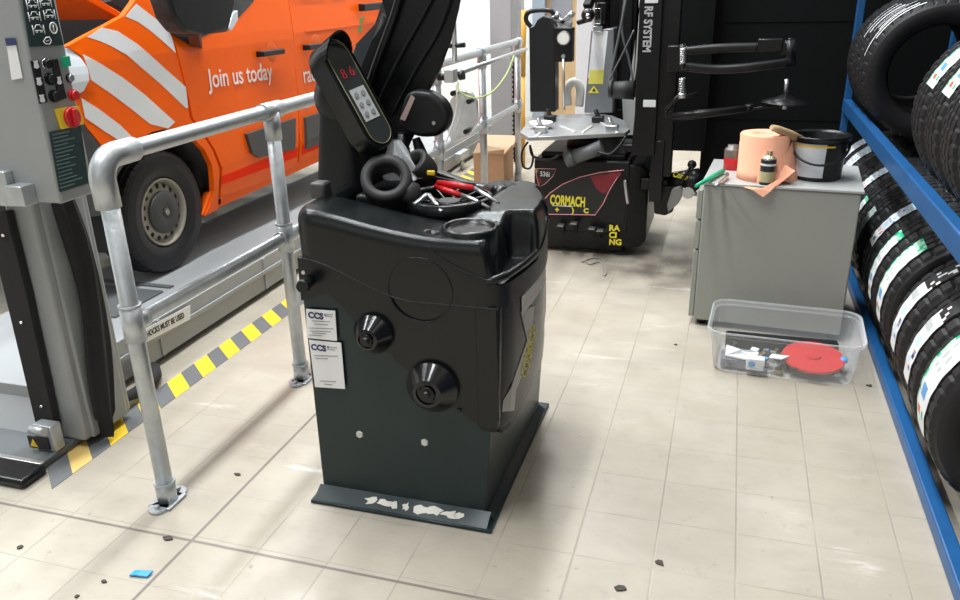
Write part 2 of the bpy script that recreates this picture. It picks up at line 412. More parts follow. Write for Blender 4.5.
# pictograms: small cars on lifts
def picto(cx, cy, s, kind, par):
    m_ = MB(); Yv = Vector((0, 1, 0)); Zv = Vector((0, 0, 1)); o_ = onx(cx, cy) + Vector((.005, 0, 0))
    def ln(pts, r=.0011): m_.tube([o_ + Yv * a_ * s + Zv * b_ * s for a_, b_ in pts], r, 6)
    if kind == 'car':
        ln([(-1, -.2), (-1, .1), (-.6, .2), (-.4, .6), (.4, .6), (.6, .2), (1, .1), (1, -.2), (-1, -.2)])
        ln([(-1.1, -.8), (-1.1, .6)]); ln([(1.1, -.8), (1.1, .6)]); ln([(-.6, -.2), (-.6, -.5), (-.3, -.5), (-.3, -.2)]); ln([(.6, -.2), (.6, -.5), (.3, -.5), (.3, -.2)])
    elif kind == 'ring':
        ln([(.7 * math.cos(a_), .8 * math.sin(a_)) for a_ in [k * PI / 8 for k in range(17)]], .0022); ln([(0, -.5), (0, .5)], .002)
    elif kind == 'hand':
        ln([(-.8, 0), (-.2, .5), (.5, .6), (.8, 0), (.3, -.5), (-.5, -.4), (-.8, 0)], .0016); ln([(-.3, 0), (.4, .1)], .0014)
    return m_.build('pictogram', white, par)
for (cx, cy, k) in ((31, 4, 'car'), (44, 2, 'car'), (33, 16, 'car'), (48, 14, 'car'), (37, 29, 'car'), (52, 28, 'ring'), (46, 41, 'hand')): picto(cx, cy, .018, k, cbo)
quadx([(30, 61), (38, 60), (47, 102), (39, 104)], printb, 'icon_strip', cbo)
quadx([(51, 60), (57, 59), (66, 98), (58, 101)], printb, 'icon_strip', cbo)
for (cx, cy) in ((35, 64), (38, 81), (41, 98), (58, 80)):
    m_ = MB(); m_.prism([onx(cx, cy) + Vector((.003, a_, b_)) for a_, b_ in ((-.009, -.009), (0, -.013), (.009, -.009), (.006, .004), (.009, .009), (-.009, .009), (-.006, .004))], (.0015, 0, 0)); m_.build('switch_icon', white, cbo)
def knob(cx, cy, r, m, nm, depth=.025, par=None, bezel=None):
    depth *= .6; r *= .85
    o_ = onx(cx, cy); m_ = MB(); m_.cyl(o_, o_ + Vector((depth * .4, 0, 0)), r * 1.15, seg=20); k_ = m_.build(nm, bezel or plastic, cbo)
    m_ = MB(); m_.cyl(o_ + Vector((depth * .4, 0, 0)), o_ + Vector((depth, 0, 0)), r, r * .85, 20); m_.build('cap', m, k_); return k_
knob(45, 64, .016, plastic, 'selector_knob', .03, bezel=chrome); knob(49, 79, .018, plastic2, 'selector_knob', .03); knob(53, 96, .018, plastic2, 'selector_knob', .03)
knob(69, 78, .013, steel, 'push_button', .02); knob(72, 95, .017, red, 'stop_button', .03, bezel=red)
quadx([(61, 57), (67, 56), (68.5, 66), (62.5, 67)], green, 'indicator_lamp', cbo, .01)
yb = quadx([(54, 109), (76, 106), (81, 124), (60, 129)], yellow, 'main_switch_plate', cbo, .012)
o_ = onx(68, 117) + Vector((.012, 0, 0)); m_ = MB(); m_.cyl(o_, o_ + Vector((.010, 0, 0)), .030, .028, 28); m_.box(o_ + Vector((.010, -.008, -.025)), o_ + Vector((.020, .008, .025)), .003); m_.build('rotary_switch', red, yb)
pl = quadx([(49, 132), (80, 125), (88, 183), (59, 192)], dgreen, 'instruction_plate', cbo)
m_ = MB()
for k in range(15):
    f = k / 14; a_ = Vector((50 + 8 * f, 135 + 53 * f)); b2 = Vector((79 + 7 * f, 129 + 51 * f)); L1 = random.uniform(.5, .93)
    p0 = onx(a_.x + 1.5, a_.y); p1 = onx(a_.x + (b2.x - a_.x) * L1, a_.y + (b2.y - a_.y) * L1)
    m_.bar(p0 + Vector((.0035, 0, 0)), p1 + Vector((.0035, 0, 0)), .001, .0035)
m_.build('print_line', mat('pale_print', (.12, .2, .2), .6), pl)
# sticker on the control box front
m_ = MB(); q = [P(6, 38, 1.848), P(15, 38, 1.848), P(23, 78, 1.848), P(12, 80, 1.848)]; m_.prism(q, (0, -.0015, 0)); stk = m_.build('sticker', white, cbo)
m_ = MB(); q = [P(5, 38, 1.845), P(15, 38, 1.845), P(16.5, 45, 1.845), P(6.5, 46, 1.845)]; m_.prism(q, (0, -.001, 0)); m_.build('sticker_header', navy, stk)
# clamp bracket at lower front left and cable cover
m_ = MB(); m_.box(P(9, 206, 1.80), P(34, 183, 1.85), .003); m_.box(P(0, 206, 1.82), P(12, 170, 1.85), .003); m_.build('bracket', galv, t)
m_ = MB(); m_.prism([P(-8, 212, 1.925), P(14, 209, 1.925), P(33, 290, 1.925), P(62, 423, 1.925), P(43, 427, 1.925), P(12, 290, 1.925)], (0, -.03, 0), .006); cv = m_.build('cable_cover', blackcloth, t)
m_ = MB()
for q in ((22, 322), (42, 406), (4, 235)): c_ = P(q[0], q[1], 1.893); m_.cyl(c_ + Vector((0, .005, 0)), c_ - Vector((0, .006, 0)), .005, seg=10)
m_.build('rivet', chrome, cv)
# black curtain hanging on the post's right side
def curtain(u, v):
    z = .86 - .86 * v; w_ = .038 + .018 * math.sin(PI * v) - .02 * (v > .9); yc = 2.03 + .03 * math.sin(v * 4.5)
    a_ = 2 * PI * u; return Vector((-2.048 + .02 * math.cos(a_) * (1 + .4 * math.sin(5 * a_ + v * 3)), yc + w_ * math.sin(a_) + .006 * math.sin(9 * v + a_), z + .02))
m_ = MB(); m_.grid(curtain, 28, 40, closeu=True); m_.build('rubber_sleeve', blackcloth, t)
m_ = MB(); m_.tube([(-2.16, 2.22, .03), (-2.15, 2.32, .035), (-2.17, 2.42, .035), (-2.24, 2.5, .03)], .026, 12, 6); m_.build('hose', blackcloth, t)
# foot bracket with warning label
m_ = MB(); m_.box((-2.21, 1.845, .03), (-2.13, 1.89, .13), .004); m_.cyl((-2.2, 1.83, .12), (-2.14, 1.83, .12), .016, seg=14); fb = m_.build('foot_bracket', galv, t)
m_ = MB(); m_.box((-2.235, 1.838, .04), (-2.15, 1.844, .085)); wl = m_.build('warning_label', printb, fb)
m_ = MB(); m_.prism([(-2.228, 1.837, .047), (-2.194, 1.837, .047), (-2.211, 1.837, .078)], (0, -.001, 0)); m_.build('warning_triangle', yellow, wl)
# platform
m_ = MB(); m_.box((-3.05, 2.0, .13), (-2.29, 8.7, .18), .004)
m_.box((-2.30, 2.2, .03), (-2.27, 8.7, .205), .004)
for k in range(7): m_.box((-2.272, 2.6 + k * .85, .035), (-2.262, 2.62 + k * .85, .2))
m_.box((-2.268, 2.2, .12), (-2.258, 8.7, .14), .002)
pf = m_.build('platform', greyp2, t)
m_ = MB(); m_.box((-5.0, 2.0, .13), (-4.25, 8.7, .18), .004); m_.build('platform', greyp2, t)
m_ = MB(); m_.box((-3.05, 2.62, .181), (-2.5, 2.95, .19), .002); m_.box((-3.05, 3.0, .181), (-2.5, 3.03, .187)); m_.build('turning_plate', greyd, pf)
m_ = MB(); m_.prism([(-3.1, 2.02, .16), (-2.27, 2.02, .16), (-2.27, 1.93, .03), (-3.1, 1.93, .03)], (0, .04, 0)); m_.build('front_stop', greyp2, pf)
m_ = MB(); m_.box((-4.4, 2.2, .03), (-2.3, 2.4, .12), .01); m_.build('crossbeam', greyp2, t)
m_ = MB(); m_.prism([PX(141, 345, -2.255), PX(141, 331, -2.255), PX(190, 305, -2.255), PX(190, 319, -2.255)], (.002, 0, 0)); sg = m_.build('chock_sign', white, pf)
p0 = PX(143, 337, -2.2525); p1 = PX(189, 312.5, -2.2525); d = (p1 - p0)
text('CHOCKS MUST BE USED', printb, sg, p0 + Vector((0, .005, 0)), d, (0, 0, 1), .036, sx=d.length / .43 * .95, bold=.001)
m_ = MB(); m_.box((-2.257, 2.42, .155), (-2.255, 2.47, .17), .0005); m_.build('slot', dark, pf)
# lift slider far along the platform
m_ = MB(); a_ = PX(462, 158, -2.2); m_.box(a_ - Vector((.03, .12, .0)), a_ + Vector((.03, .12, .06)), .006); m_.cyl(a_ + Vector((0, 0, -.1)), a_ + Vector((0, 0, .02)), .02, seg=12); m_.build('jack_foot', galv, t)
# ================================================================== VAN
VX = -2.6
def vs(y, z, off=0.):
    x = VX + off
    if y < 2.85: x -= (2.85 - y) ** 2 * 1.2
    if z > 1.25: x -= (z - 1.25) * .12
    if z < .6: x -= (.6 - z) * .12
    x += .012 * math.exp(-((z - .98) / .12) ** 2) * 0
    return Vector((x, y, z))
def V2(pts): return [(lambda q: (q.y, q.z))(PX(a, b, VX)) for a, b in pts]
van = thing('van', 'orange van with white reflective diagonal stripes parked on the lift platform', 'van', (-3.5, 5.2, .18))
m_ = MB(); m_.box((-4.5, 3.6, .48), (-2.68, 6.5, 2.2), .05); m_.box((-4.4, 2.8, .5), (-2.9, 3.7, .95), .03); m_.build('underbody', dark, van)
fend = [(70, 46), (88, 36), (106, 27), (128, 15.5), (139, 2), (150, -18), (160, -18), (162, 0), (175, 48), (186.5, 95), (190, 118), (203, 135), (212.5, 150), (219.5, 168), (221, 197), (222, 209), (209, 216), (213.5, 205), (216, 191), (212, 165), (205, 150), (196, 141), (187, 134), (176, 130.5), (165, 129), (152, 132), (141, 139), (131, 150), (128, 157), (106, 151), (88, 128), (80, 112), (76, 100), (84, 92), (88, 80), (87, 68), (81, 55)]
surf_patch(V2(fend), vs, (-.03, 0, 0)).build('front_wing', orange, van)
for st in ([(140.8, 3.7), (169, 27.5), (173, 38), (175.6, 53), (152.7, 31), (141, 22), (129, 16.5)],
           [(89, 37), (105, 27.5), (119.7, 31), (138, 44), (162, 66), (185.7, 87), (188, 108), (185.7, 108), (160, 83.5), (141.7, 68), (127, 55), (112, 46), (101, 41)],
           [(83, 54), (101, 64), (123, 78), (145, 95), (166, 114), (175, 122), (168, 128.5), (150, 124), (130, 108), (110, 93), (91, 80), (88.5, 70)],
           [(82, 98), (100, 110), (120, 125), (136, 141), (131, 148), (104, 131), (86, 118)]):
    surf_patch(V2(st), lambda y, z: vs(y, z, .0015), (-.002, 0, 0)).build('reflective_stripe', whites, van)
door = [(163.5, 0), (160, -22), (289, -22), (291.5, 0), (294.5, 60), (298, 100), (299, 150), (299, 163), (292, 169), (270, 180), (245, 190), (223, 196), (222.5, 168), (215, 150), (205, 134), (193, 118), (188.5, 95), (177, 48)]
dr = surf_patch(V2(door), vs, (-.03, 0, 0)).build('front_door', orange, van)
side = [(293, -22), (490, -22), (490, 20), (430, 87), (360, 128), (301, 161), (300, 100), (296.5, 60), (293.5, 0)]
q = V2(side); q = [(min(y_, 6.55), z_) for y_, z_ in q]
q = [(4.66, 2.2), (6.55, 2.2), (6.55, .52), (4.535, .475), (4.58, .86), (4.585, 1.10), (4.63, 1.45)]
sd = surf_patch(q, vs, (-.03, 0, 0)).build('sliding_door', orange, van)
surf_patch(V2([(209, 217), (222, 211), (222.5, 198), (300, 165), (300, 158), (302, 158), (302, 169), (225, 207)]), lambda y, z: vs(y, z, -.012), (-.03, 0, 0)).build('sill_front', orange, van)
m_ = MB(); m_.prism([(-2.63, 3.5, .40), (-2.63, 6.5, .44), (-2.63, 6.5, .54), (-2.63, 3.6, .50)], (-.05, 0, 0), .008); m_.build('sill', orange, van)
# wheel arch liner, bumper, headlight
m_ = MB(); ctr = Vector((-2.7, 3.23, .47))
m_.lathe([(.42, -.35), (.42, .07), (.45, .07), (.45, -.35)], Matrix.Translation(ctr) @ Matrix.Rotation(PI / 2, 4, 'Y'), 40, closed=True)
bmesh.ops.bisect_plane(m_.bm, geom=m_.bm.verts[:] + m_.bm.edges[:] + m_.bm.faces[:], plane_co=(0, 0, .42), plane_no=(0, 0, -1), clear_outer=True)
m_.box((-3.1, 2.8, .42), (-3.05, 3.7, .9)); m_.build('arch_liner', dark, van)
surf_patch(V2([(50, 100), (74, 102), (80, 116), (88, 131), (104, 152), (127, 158), (118, 172), (110, 190), (104, 215), (52, 225)]), lambda y, z: vs(y, z, .006), (-.05, 0, 0)).build('bumper', trimg, van)
surf_patch(V2([(68, 47), (74, 49), (80.5, 56), (86, 68), (87, 80), (83, 91), (75, 98), (62, 90), (60, 60)]), lambda y, z: vs(y, z, -.008 + .02 * math.sin(max(0, min(1, (z - 1.08) / .2)) * PI)), (-.04, 0, 0), .03).build('headlight', lens, van)
m_ = MB(); a_ = PX(84, 76, VX - .0); m_.box(a_ + Vector((-.012, -.01, -.035)), a_ + Vector((.004, .01, .035)), .004); m_.build('headlight_bulb', greyd, van)
# open bonnet seen over the wing, engine bay behind it
m_ = MB(); m_.prism([PX(119, 20, -2.75), PX(87, 0, -2.75), PX(70, -12, -2.75), PX(74, -18, -2.75), PX(96, -3, -2.75), PX(126, 15, -2.75)], (-1.3, 0, .0), .01); m_.build('bonnet', orange_d, van)
m_ = MB(); m_.prism([PX(104, 2, -2.8), PX(112, 0, -2.8), PX(128, 12, -2.8), PX(122, 17, -2.8)], (-.3, 0, 0), .004); m_.build('bonnet_hinge', dark, van)
m_ = MB(); m_.box((-4.3, 2.95, .9), (-2.72, 3.6, 1.13), .03); m_.box((-4.2, 3.0, 1.1), (-3.0, 3.3, 1.19), .03); m_.build('engine_bay', plastic2, van)
# glass, mirror
m_ = surf_patch(V2([(166, -22), (168, 3), (182, 30), (200, 38), (236, 22), (257, 1), (259, -22)]), lambda y, z: vs(y, z, .003), (-.006, 0, 0)); m_.build('side_window', glassd, dr)
surf_patch(V2([(163, -20), (165, 0), (171, 33), (188, 44), (201, 48.5), (196, 36), (184, 22), (180, -20)]), lambda y, z: vs(y, z, .012), (-.012, 0, 0)).build('mirror_mount', plastic2, dr)
m_ = MB()
X0 = -2.32
m_.prism([PX(a_, b_, X0) for a_, b_ in ((167, -30), (168, -2), (175, 19), (186, 33), (205, 34.5), (230, 32), (236, 8), (238, -15), (236, -30))], (-.13, .03, 0), .022)
mr_ = m_.build('door_mirror', plastic2, van)
m_ = MB(); m_.bar(PX(192, 30, X0 - .08), PX(196, 42, VX + .01), .06, .05, .01); m_.build('mirror_arm', plastic2, mr_)
m_ = MB(); m_.prism([PX(a_, b_, X0 + .004) for a_, b_ in ((233, 13), (238, 10), (238.5, 20), (232, 31), (229, 28))], (-.05, 0, 0), .005); m_.build('indicator_lens', lens, mr_)
# handles
def handle(par, pts, nm='door_handle'):
    a_ = PX(*pts[0], VX + .03); b_ = PX(*pts[1], VX + .03); m_ = MB(); m_.bar(a_, b_, .022, pts[2], .008); m_.bar(a_, a_ + Vector((-.03, .0, 0)), .03, pts[2], .004); h_ = m_.build(nm, plastic2, par)
m_ = MB(); c_ = PX(272, 52, VX); m_.sph(c_ + Vector((-.0, 0, 0)), .055, (.06, 1, 1)); m_.build('handle_recess', orange_d, dr)
m_ = MB(); c_ = PX(316, 44, VX); m_.sph(c_ + Vector((-.0, 0, 0)), .06, (.06, 1, 1)); m_.build('handle_recess', orange_d, sd)
handle(dr, ((262, 54), (284, 51), .032)); handle(sd, ((308, 47.5), (340, 43), .034)); handle(sd, ((363, 7.5), (392, 4.5), .05), 'side_rail_handle')
surf_patch(V2([(244, 134), (293, 118), (293, 149), (257, 157.5), (250, 153)]), lambda y, z: vs(y, z, .02), (-.022, 0, 0)).build('side_moulding', trimg, dr)
surf_patch([(4.62, .745), (6.45, .76), (6.45, .56), (4.6, .545)], lambda y, z: vs(y, z, .02), (-.022, 0, 0)).build('side_moulding', trimg, sd)
surf_patch(V2([(222.5, 176), (298, 147), (298.5, 157), (222.5, 185)]), lambda y, z: vs(y, z, .002), (-.002, 0, 0)).build('red_stripe', redstripe, dr)
z0 = PX(298, 147, VX).z; z1 = PX(298.5, 157, VX).z
surf_patch([(4.57, z0), (6.45, z0 + .02), (6.45, z1 + .02), (4.56, z1)], lambda y, z: vs(y, z, .002), (-.002, 0, 0)).build('red_stripe', redstripe, sd)
a_ = PX(208.5, 80, VX + .004); b_ = PX(273, 71, VX + .004)
lt = text('Join us today', whitelet, dr, a_ + Vector((0, 0, -.0)), b_ - a_, (0, 0, 1), .135, sx=1., bold=.0012)
ww = max(v.co.y for v in lt.data.vertices) - min(v.co.y for v in lt.data.vertices); k = (b_ - a_).length / ww
org = WM[dr].inverted() @ a_
for v in lt.data.vertices: v.co.y = org.y + (v.co.y - org.y) * k
text('rac', whitelet, sd, PX(303, 76, VX + .004), (0, 1, 0), (0, 0, 1), .15, sx=.85, bold=.001)
text('u', whitelet, sd, PX(304, 101, VX + .004), (0, 1, 0), (0, 0, 1), .15, sx=.85, bold=.001)
text('race aa', whitelet, sd, PX(288, -15, VX - .01) + Vector((0, .05, 0)), (0, 1, 0), (0, 0, 1), .2, sx=1.25, bold=.002)
m_ = surf_patch([(4.75, 1.255), (6.0, 1.255), (6.2, 1.3), (6.2, 1.308), (5.98, 1.265), (4.75, 1.265)], lambda y, z: vs(y, z, .004), (-.006, 0, 0), .2); m_.build('body_crease', orange_d, sd)
m_ = surf_patch(V2([(358, 30), (361, 18), (366, 17), (362, 22), (361, 31), (358, 33)]), lambda y, z: vs(y, z, .003), (-.003, 0, 0)); m_.build('green_emblem', mat('emblem_green', (.08, .3, .08), .5), sd)
# ================================================================== TYRES
def tyre_mb(Rr, width, M, ri=None, grooves=4, seg=210, blocks=True, hole=True):
    """tyre: axis = local Z, centred on 0"""
    mb = MB(); ri = ri or Rr * .66; hw = width / 2; prof = []
    tw = width * .82 / 2
    prof += [(ri, -hw * .72, 0), (ri + .012, -hw * .86, 0), (ri + (Rr - ri) * .45, -hw, 0), (ri + (Rr - ri) * .78, -hw * .96, 0), (Rr - .018, -tw - .008, 0), (Rr - .008, -tw, 1)]
    gw = .009; ribs = grooves + 1; usable = 2 * tw - gw * grooves; rw = usable / ribs; x = -tw
    for k in range(ribs):
        crown = lambda q: Rr - .007 * (q / tw) ** 2
        fl = 1 if k in (0, ribs - 1) else 2
        prof += [(crown(x + .003), x + .002, fl), (crown(x + rw - .003), x + rw - .002, fl)]
        x += rw
        if k < ribs - 1: prof += [(crown(x) - .009, x + .0015, 0), (crown(x) - .009, x + gw - .0015, 0)]; x += gw
    prof += [(Rr - .008, tw, 1), (Rr - .018, tw + .008, 0), (ri + (Rr - ri) * .78, hw * .96, 0), (ri + (Rr - ri) * .45, hw, 0), (ri + .012, hw * .86, 0), (ri, hw * .72, 0)]
    # inner carcass
    prof += [(ri + .02, hw * .62, 0), (Rr - .03, hw * .7, 0), (Rr - .028, -hw * .7, 0), (ri + .02, -hw * .62, 0)]
    rings = []
    for (r, h, fl) in prof:
        ring = []
        for k in range(seg):
            rr = r
            if blocks and fl == 1 and k % 5 < 1: rr = r - .0045
            if blocks and fl == 2 and k % 5 == 3: rr = r - .003
            a = 2 * PI * (k + (fl == 2) * .6 * (h / width)) / seg
            ring.append(mb.bm.verts.new(M @ Vector((rr * math.cos(a), rr * math.sin(a), h))))
        rings.append(ring)
    n = len(rings)
    for i in range(n):
        A, B = rings[i], rings[(i + 1) % n]
        for k in range(seg):
            f = mb.bm.faces.new((A[k], A[(k + 1) % seg], B[(k + 1) % seg], B[k])); f.smooth = i < 3 or i > n - 8
    # sidewall lettering ring lines
    return mb
# van wheel
wc = Vector((-2.735, 3.24, .487)); WR = .307
wm = Matrix.Translation(wc) @ Matrix.Rotation(PI / 2, 4, 'Y')
ty = tyre_mb(WR, .2, wm, .166).build('tyre', rubber, van)
q = .166 / .202
m_ = MB()
m_.lathe([(.202 * q, .06), (.205 * q, .085), (.197 * q, .09), (.19 * q, .075), (.175 * q, .06), (.17 * q, .02), (.202 * q, -.05)], wm, 48)
m_.lathe([(.19 * q, .02), (.19 * q, .045), (.165 * q, .062), (.125 * q, .07), (.1 * q, .068), (0, .068)], wm, 48)
wr = m_.build('wheel_rim', rim, van)
for k in range(16):
    a_ = 2 * PI * k / 16; m_ = MB(); m_.sph(wm @ Vector((.157 * q * math.cos(a_), .157 * q * math.sin(a_), .064)), .0125, (.35, 1, 1), None, 12); m_.build('rim_hole', dark, wr)
m_ = MB(); m_.lathe([(.104, .066), (.108, .082), (.1, .09), (.06, .096), (.03, .094), (.024, .09), (.022, .096), (0, .098)], wm, 40); hc = m_.build('hub_cap', hub, wr)
m_ = MB(); m_.cyl(wm @ Vector((0, 0, .097)), wm @ Vector((0, 0, .102)), .012, seg=16); m_.build('hub_centre', rim, hc)
# ================================================================== HANDRAIL
RX = -1.6
t = thing('handrail', 'galvanised tube handrail with two rails along the lift side', 'handrail', (RX, 1.74, 0))
def bend(pts, r, seg=18): return pts
m_ = MB(); arc = [Vector((RX, 1.74 + .055 - .055 * math.cos(a_), 1.095 - .055 + .055 * math.sin(a_))) for a_ in [k * PI / 16 for k in range(9)]]
m_.tube(arc + [Vector((RX, 6.3, 1.095))], .0255, 20); m_.build('top_rail', galv, t)
m_ = MB(); m_.tube([(RX, 1.74, .615), (RX, 6.3, .615)], .022, 20); m_.build('mid_rail', galv, t)
for i, y in enumerate((1.74, 2.61, 3.5, 4.38, 5.27, 6.22)):
    m_ = MB(); m_.cyl((RX, y, .01), (RX, y, 1.06 if i else 1.04), .0255); p_ = m_.build('post', galv, t)
    m_ = MB(); m_.cyl((RX, y, .008), (RX, y, .075), .031); m_.cyl((RX, y, .07), (RX, y, .078), .033)
    m_.cyl((RX - .0, y - .045, .0), (RX, y - .045, .01), .03, seg=24); m_.cyl((RX, y + .045, 0), (RX, y + .045, .01), .03, seg=24); m_.box((RX - .04, y - .045, 0), (RX + .04, y + .045, .01), .004)
    for s_ in (-1, 1): m_.cyl((RX, y + s_ * .052, .008), (RX, y + s_ * .052, .02), .008, seg=6)
    m_.build('base_flange', galv, t)
    m_ = MB(); m_.cyl((RX, y, .56), (RX, y, .67), .031); m_.cyl((RX, y - (.04 if i else -.01), .615), (RX, y + .05, .615), .029); m_.cyl((RX, y, .668), (RX, y, .674), .033); m_.build('mid_fitting', galv, t)
    m_ = MB()
    if i == 0:
        m_.tube([(RX, 1.735, .96)] + [(RX, 1.733 + .06 - .06 * math.cos(a_), 1.035 + .06 * math.sin(a_)) for a_ in [k * PI / 16 for k in range(9)]] + [(RX, 1.87, 1.095)], .0345, 20)
    else:
        m_.cyl((RX, y - .06, 1.095), (RX, y + .06, 1.095), .031); m_.cyl((RX, y, .99), (RX, y, 1.09), .031)
    m_.build('top_fitting', galv, t)
# ================================================================== WHEEL BALANCER
B = thing('wheel_balancer', 'large black wheel balancer with tool tray and hood standing in front of the handrail', 'wheel balancer', (-.85, 2.25, 0))
XL, XR, YF, YB = -1.135, -.60, 1.905, 2.6
# lower steel cabinet
m_ = MB(); m_.prism([(XL - .002, YF, .03), (XR + .005, YF, .03), (XR + .03, YF + .0, .42), (XR + .03, YF, .70), (XL, YF, .70)], (0, YB - YF, 0), .006, 2)
lc = m_.build('cabinet', charcoal, B)
# base flange with a bent lip, flaked paint chips on it
m_ = MB(); m_.box((XL - .02, YF - .055, .001), (XR + .035, YB + .05, .012), .003); m_.prism([(XL - .01, YF, .012), (XL - .01, YF, .038), (XL - .01, YF - .05, .013)], (XR - XL + .03, 0, 0)); m_.prism([(XR + .004, YF, .012), (XR + .004, YF, .03), (XR + .03, YF, .013)], (0, YB - YF, 0))
bf = m_.build('base_flange', charcoal, B)
m_ = MB()
for (x0, x1, yy) in ((-.985, -.93, 0), (-.95, -.88, 0), (-.90, -.865, 0), (-.86, -.83, 0), (-.83, -.76, 0), (-.79, -.71, 0), (-.74, -.66, .0), (-.69, -.655, 0)):
    n = 11; pts = [];
    for k in range(n): a_ = 2 * PI * k / n; rr = random.uniform(.35, 1); pts.append((x0 + (x1 - x0) / 2 * (1 + rr * math.cos(a_)), YF - .027 + .017 * rr * math.sin(a_)))
    m_.prism([(px_, py_, .0135 + (py_ - YF + .05) / .05 * .025) for px_, py_ in pts], (0, 0, .0008))
m_.build('bare_patch', mat('bare_plaster', (.7, .67, .6), .7), bf)
# plastic shroud on the right side, wraps the front right corner
def shroud_y_z():
    return [(1.905, .33), (1.93, .30), (1.97, .305), (2.06, .345), (2.2, .375), (2.4, .42), (2.52, .47), (2.6, .58), (2.6, .74), (1.905, .70)]
def shf(y, z):
    k = min(1, max(0, (y - 1.905) / .05)); e = max(0, min(1, (z - .3) / .15))
    x = -.553 + bul(y) + .01 * e - .015 * (1 - k)
    return Vector((x, y, z))
sh = surf_patch(shroud_y_z(), shf, (-.045, 0, 0), .03)
sh.prism([(-.625, 1.9, .70), (-.625, 1.9, .35), (-.60, 1.9, .315), (-.565, 1.9, .31), (-.552, 1.9, .33), (-.546, 1.9, .5), (-.542, 1.9, .70)], (0, .05, 0), .008)
for f in sh.bm.faces: f.smooth = True
so = sh.build('side_shroud', plastic, B)
# big grey emblem sticker on the side and small sticker above
def side(px_, py_):
    x_q = -.51
    for _k in range(8): q_ = PX(px_, py_, x_q); x_q = shf(q_.y, q_.z).x
    return (max(q_.y, 1.925), q_.z)
lg = surf_patch([side(*q_) for q_ in ((534, 305), (531, 335), (524, 368), (515, 390), (503, 409), (496, 418), (498, 400), (503, 372), (510, 338), (520, 312))], lambda y, z: shf(y, z) + Vector((.002, 0, 0)), (-.001, 0, 0), .03).build('side_sticker', greylab, so)
a_ = Vector((-.51, *side(508, 375))); b_ = Vector((-.51, *side(531, 337)))
lt = text('CORMACH', yel, lg, a_, b_ - a_, (0, 0, 1), .085, bold=.0015, sx=(b_ - a_).length / .33)
inv = WM[lt].inverted()
for v in lt.data.vertices: w_ = WM[lt] @ v.co; w_.x = shf(w_.y, w_.z).x + .0035; v.co = inv @ w_
surf_patch([(2.02, .635), (2.02, .69), (2.28, .715), (2.28, .66)], lambda y, z: shf(y, z) + Vector((.003, 0, 0)), (-.001, 0, 0), .03).build('rating_label', mat('grey_label', (.42, .40, .38), .5, var=.5, vscale=60), so)
# top hull: wall of a rounded outline, heightfield on top
def rrect(u):
    x0, x1, y0, y1 = XL - .006, -.535, YF - .012, YB + .02
    rad = [.05, .07, .09, .06]; cs = [(x1 - rad[0], y0 + rad[0], -PI / 2), (x1 - rad[1], y1 - rad[1], 0), (x0 + rad[2], y1 - rad[2], PI / 2), (x0 + rad[3], y0 + rad[3], PI)]
    segs = []
    for i in range(4):
        cx, cy, a0 = cs[i]; r = rad[i]; n1 = cs[(i + 1) % 4]; r1 = rad[(i + 1) % 4]
        e = Vector((cx + r * math.cos(a0 + PI / 2), cy + r * math.sin(a0 + PI / 2))); s1 = Vector((n1[0] + r1 * math.cos(n1[2]), n1[1] + r1 * math.sin(n1[2])))
        segs.append(('a', cx, cy, r, a0, r * PI / 2)); segs.append(('l', e, s1, (s1 - e).length))
    tot = sum(s_[-1] for s_ in segs); d = u * tot
    for s_ in segs:
        if d <= s_[-1] + 1e-9:
            if s_[0] == 'a': a = s_[4] + d / s_[3]; p = Vector((s_[1] + s_[3] * math.cos(a), s_[2] + s_[3] * math.sin(a)))
            else: p = s_[1] + (s_[2] - s_[1]) * (d / max(s_[3], 1e-6))
            break
        d -= s_[-1]
    else: p = Vector((x1 - rad[0], y0))
    # bulge of the right side
    if p.x > -.65: p.x += bul(p.y)
    return p
def ss(a, b, x):
    t_ = max(0., min(1., (x - a) / (b - a))); return t_ * t_ * (3 - 2 * t_)
def topz(x, y):
    z = .925 - .045 * ss(-1.1, -.7, x)
    z += .012 * ss(-.9, -1.14, x)
    front = ss(2.02, 1.93, y)
    # raised block at the rear right
    blk = ss(-.72, -.66, x) * ss(2.10, 2.15, y + .25 * (-.57 - x)); z = z + (.90 - z) * blk
    # open well at the front right
    well = ss(-.585, -.572, x) * ss(2.155, 2.12, y + .25 * (-.57 - x)); z = z + (.765 - z) * well
    # rim around the well
    rimz = .79 + .05 * ss(2.1, 2.45, y)
    # centre tray recess
    tray = ss(-1.09, -1.06, x) * ss(-.70, -.73, x) * ss(2.07, 2.1, y) * ss(2.56, 2.52, y); z = z - .085 * tray
    z -= .018 * ss(2.2, 2.6, y) * ss(-1.0, -.8, x)
    # cup pedestal
    d = math.hypot(x + .648, y - 1.99); z = max(z, .885 * ss(.082, .072, d)) if d < .085 else z
    # small hole
    d = math.hypot(x + .745, y - 1.955); z -= .02 * ss(.016, .01, d)
    return z
def seamz(p):
    y0 = YF
    f = ss(XL, -.62, p.x)
    zf = .80 - .105 * ss(-1.13, -.78, p.x) + .004 * f
    return zf + (.76 - .0 - zf) * 0 + .03 * ss(1.98, 2.6, p.y)
ctr = Vector((-.86, 2.24)); NU = 260; NV = 70
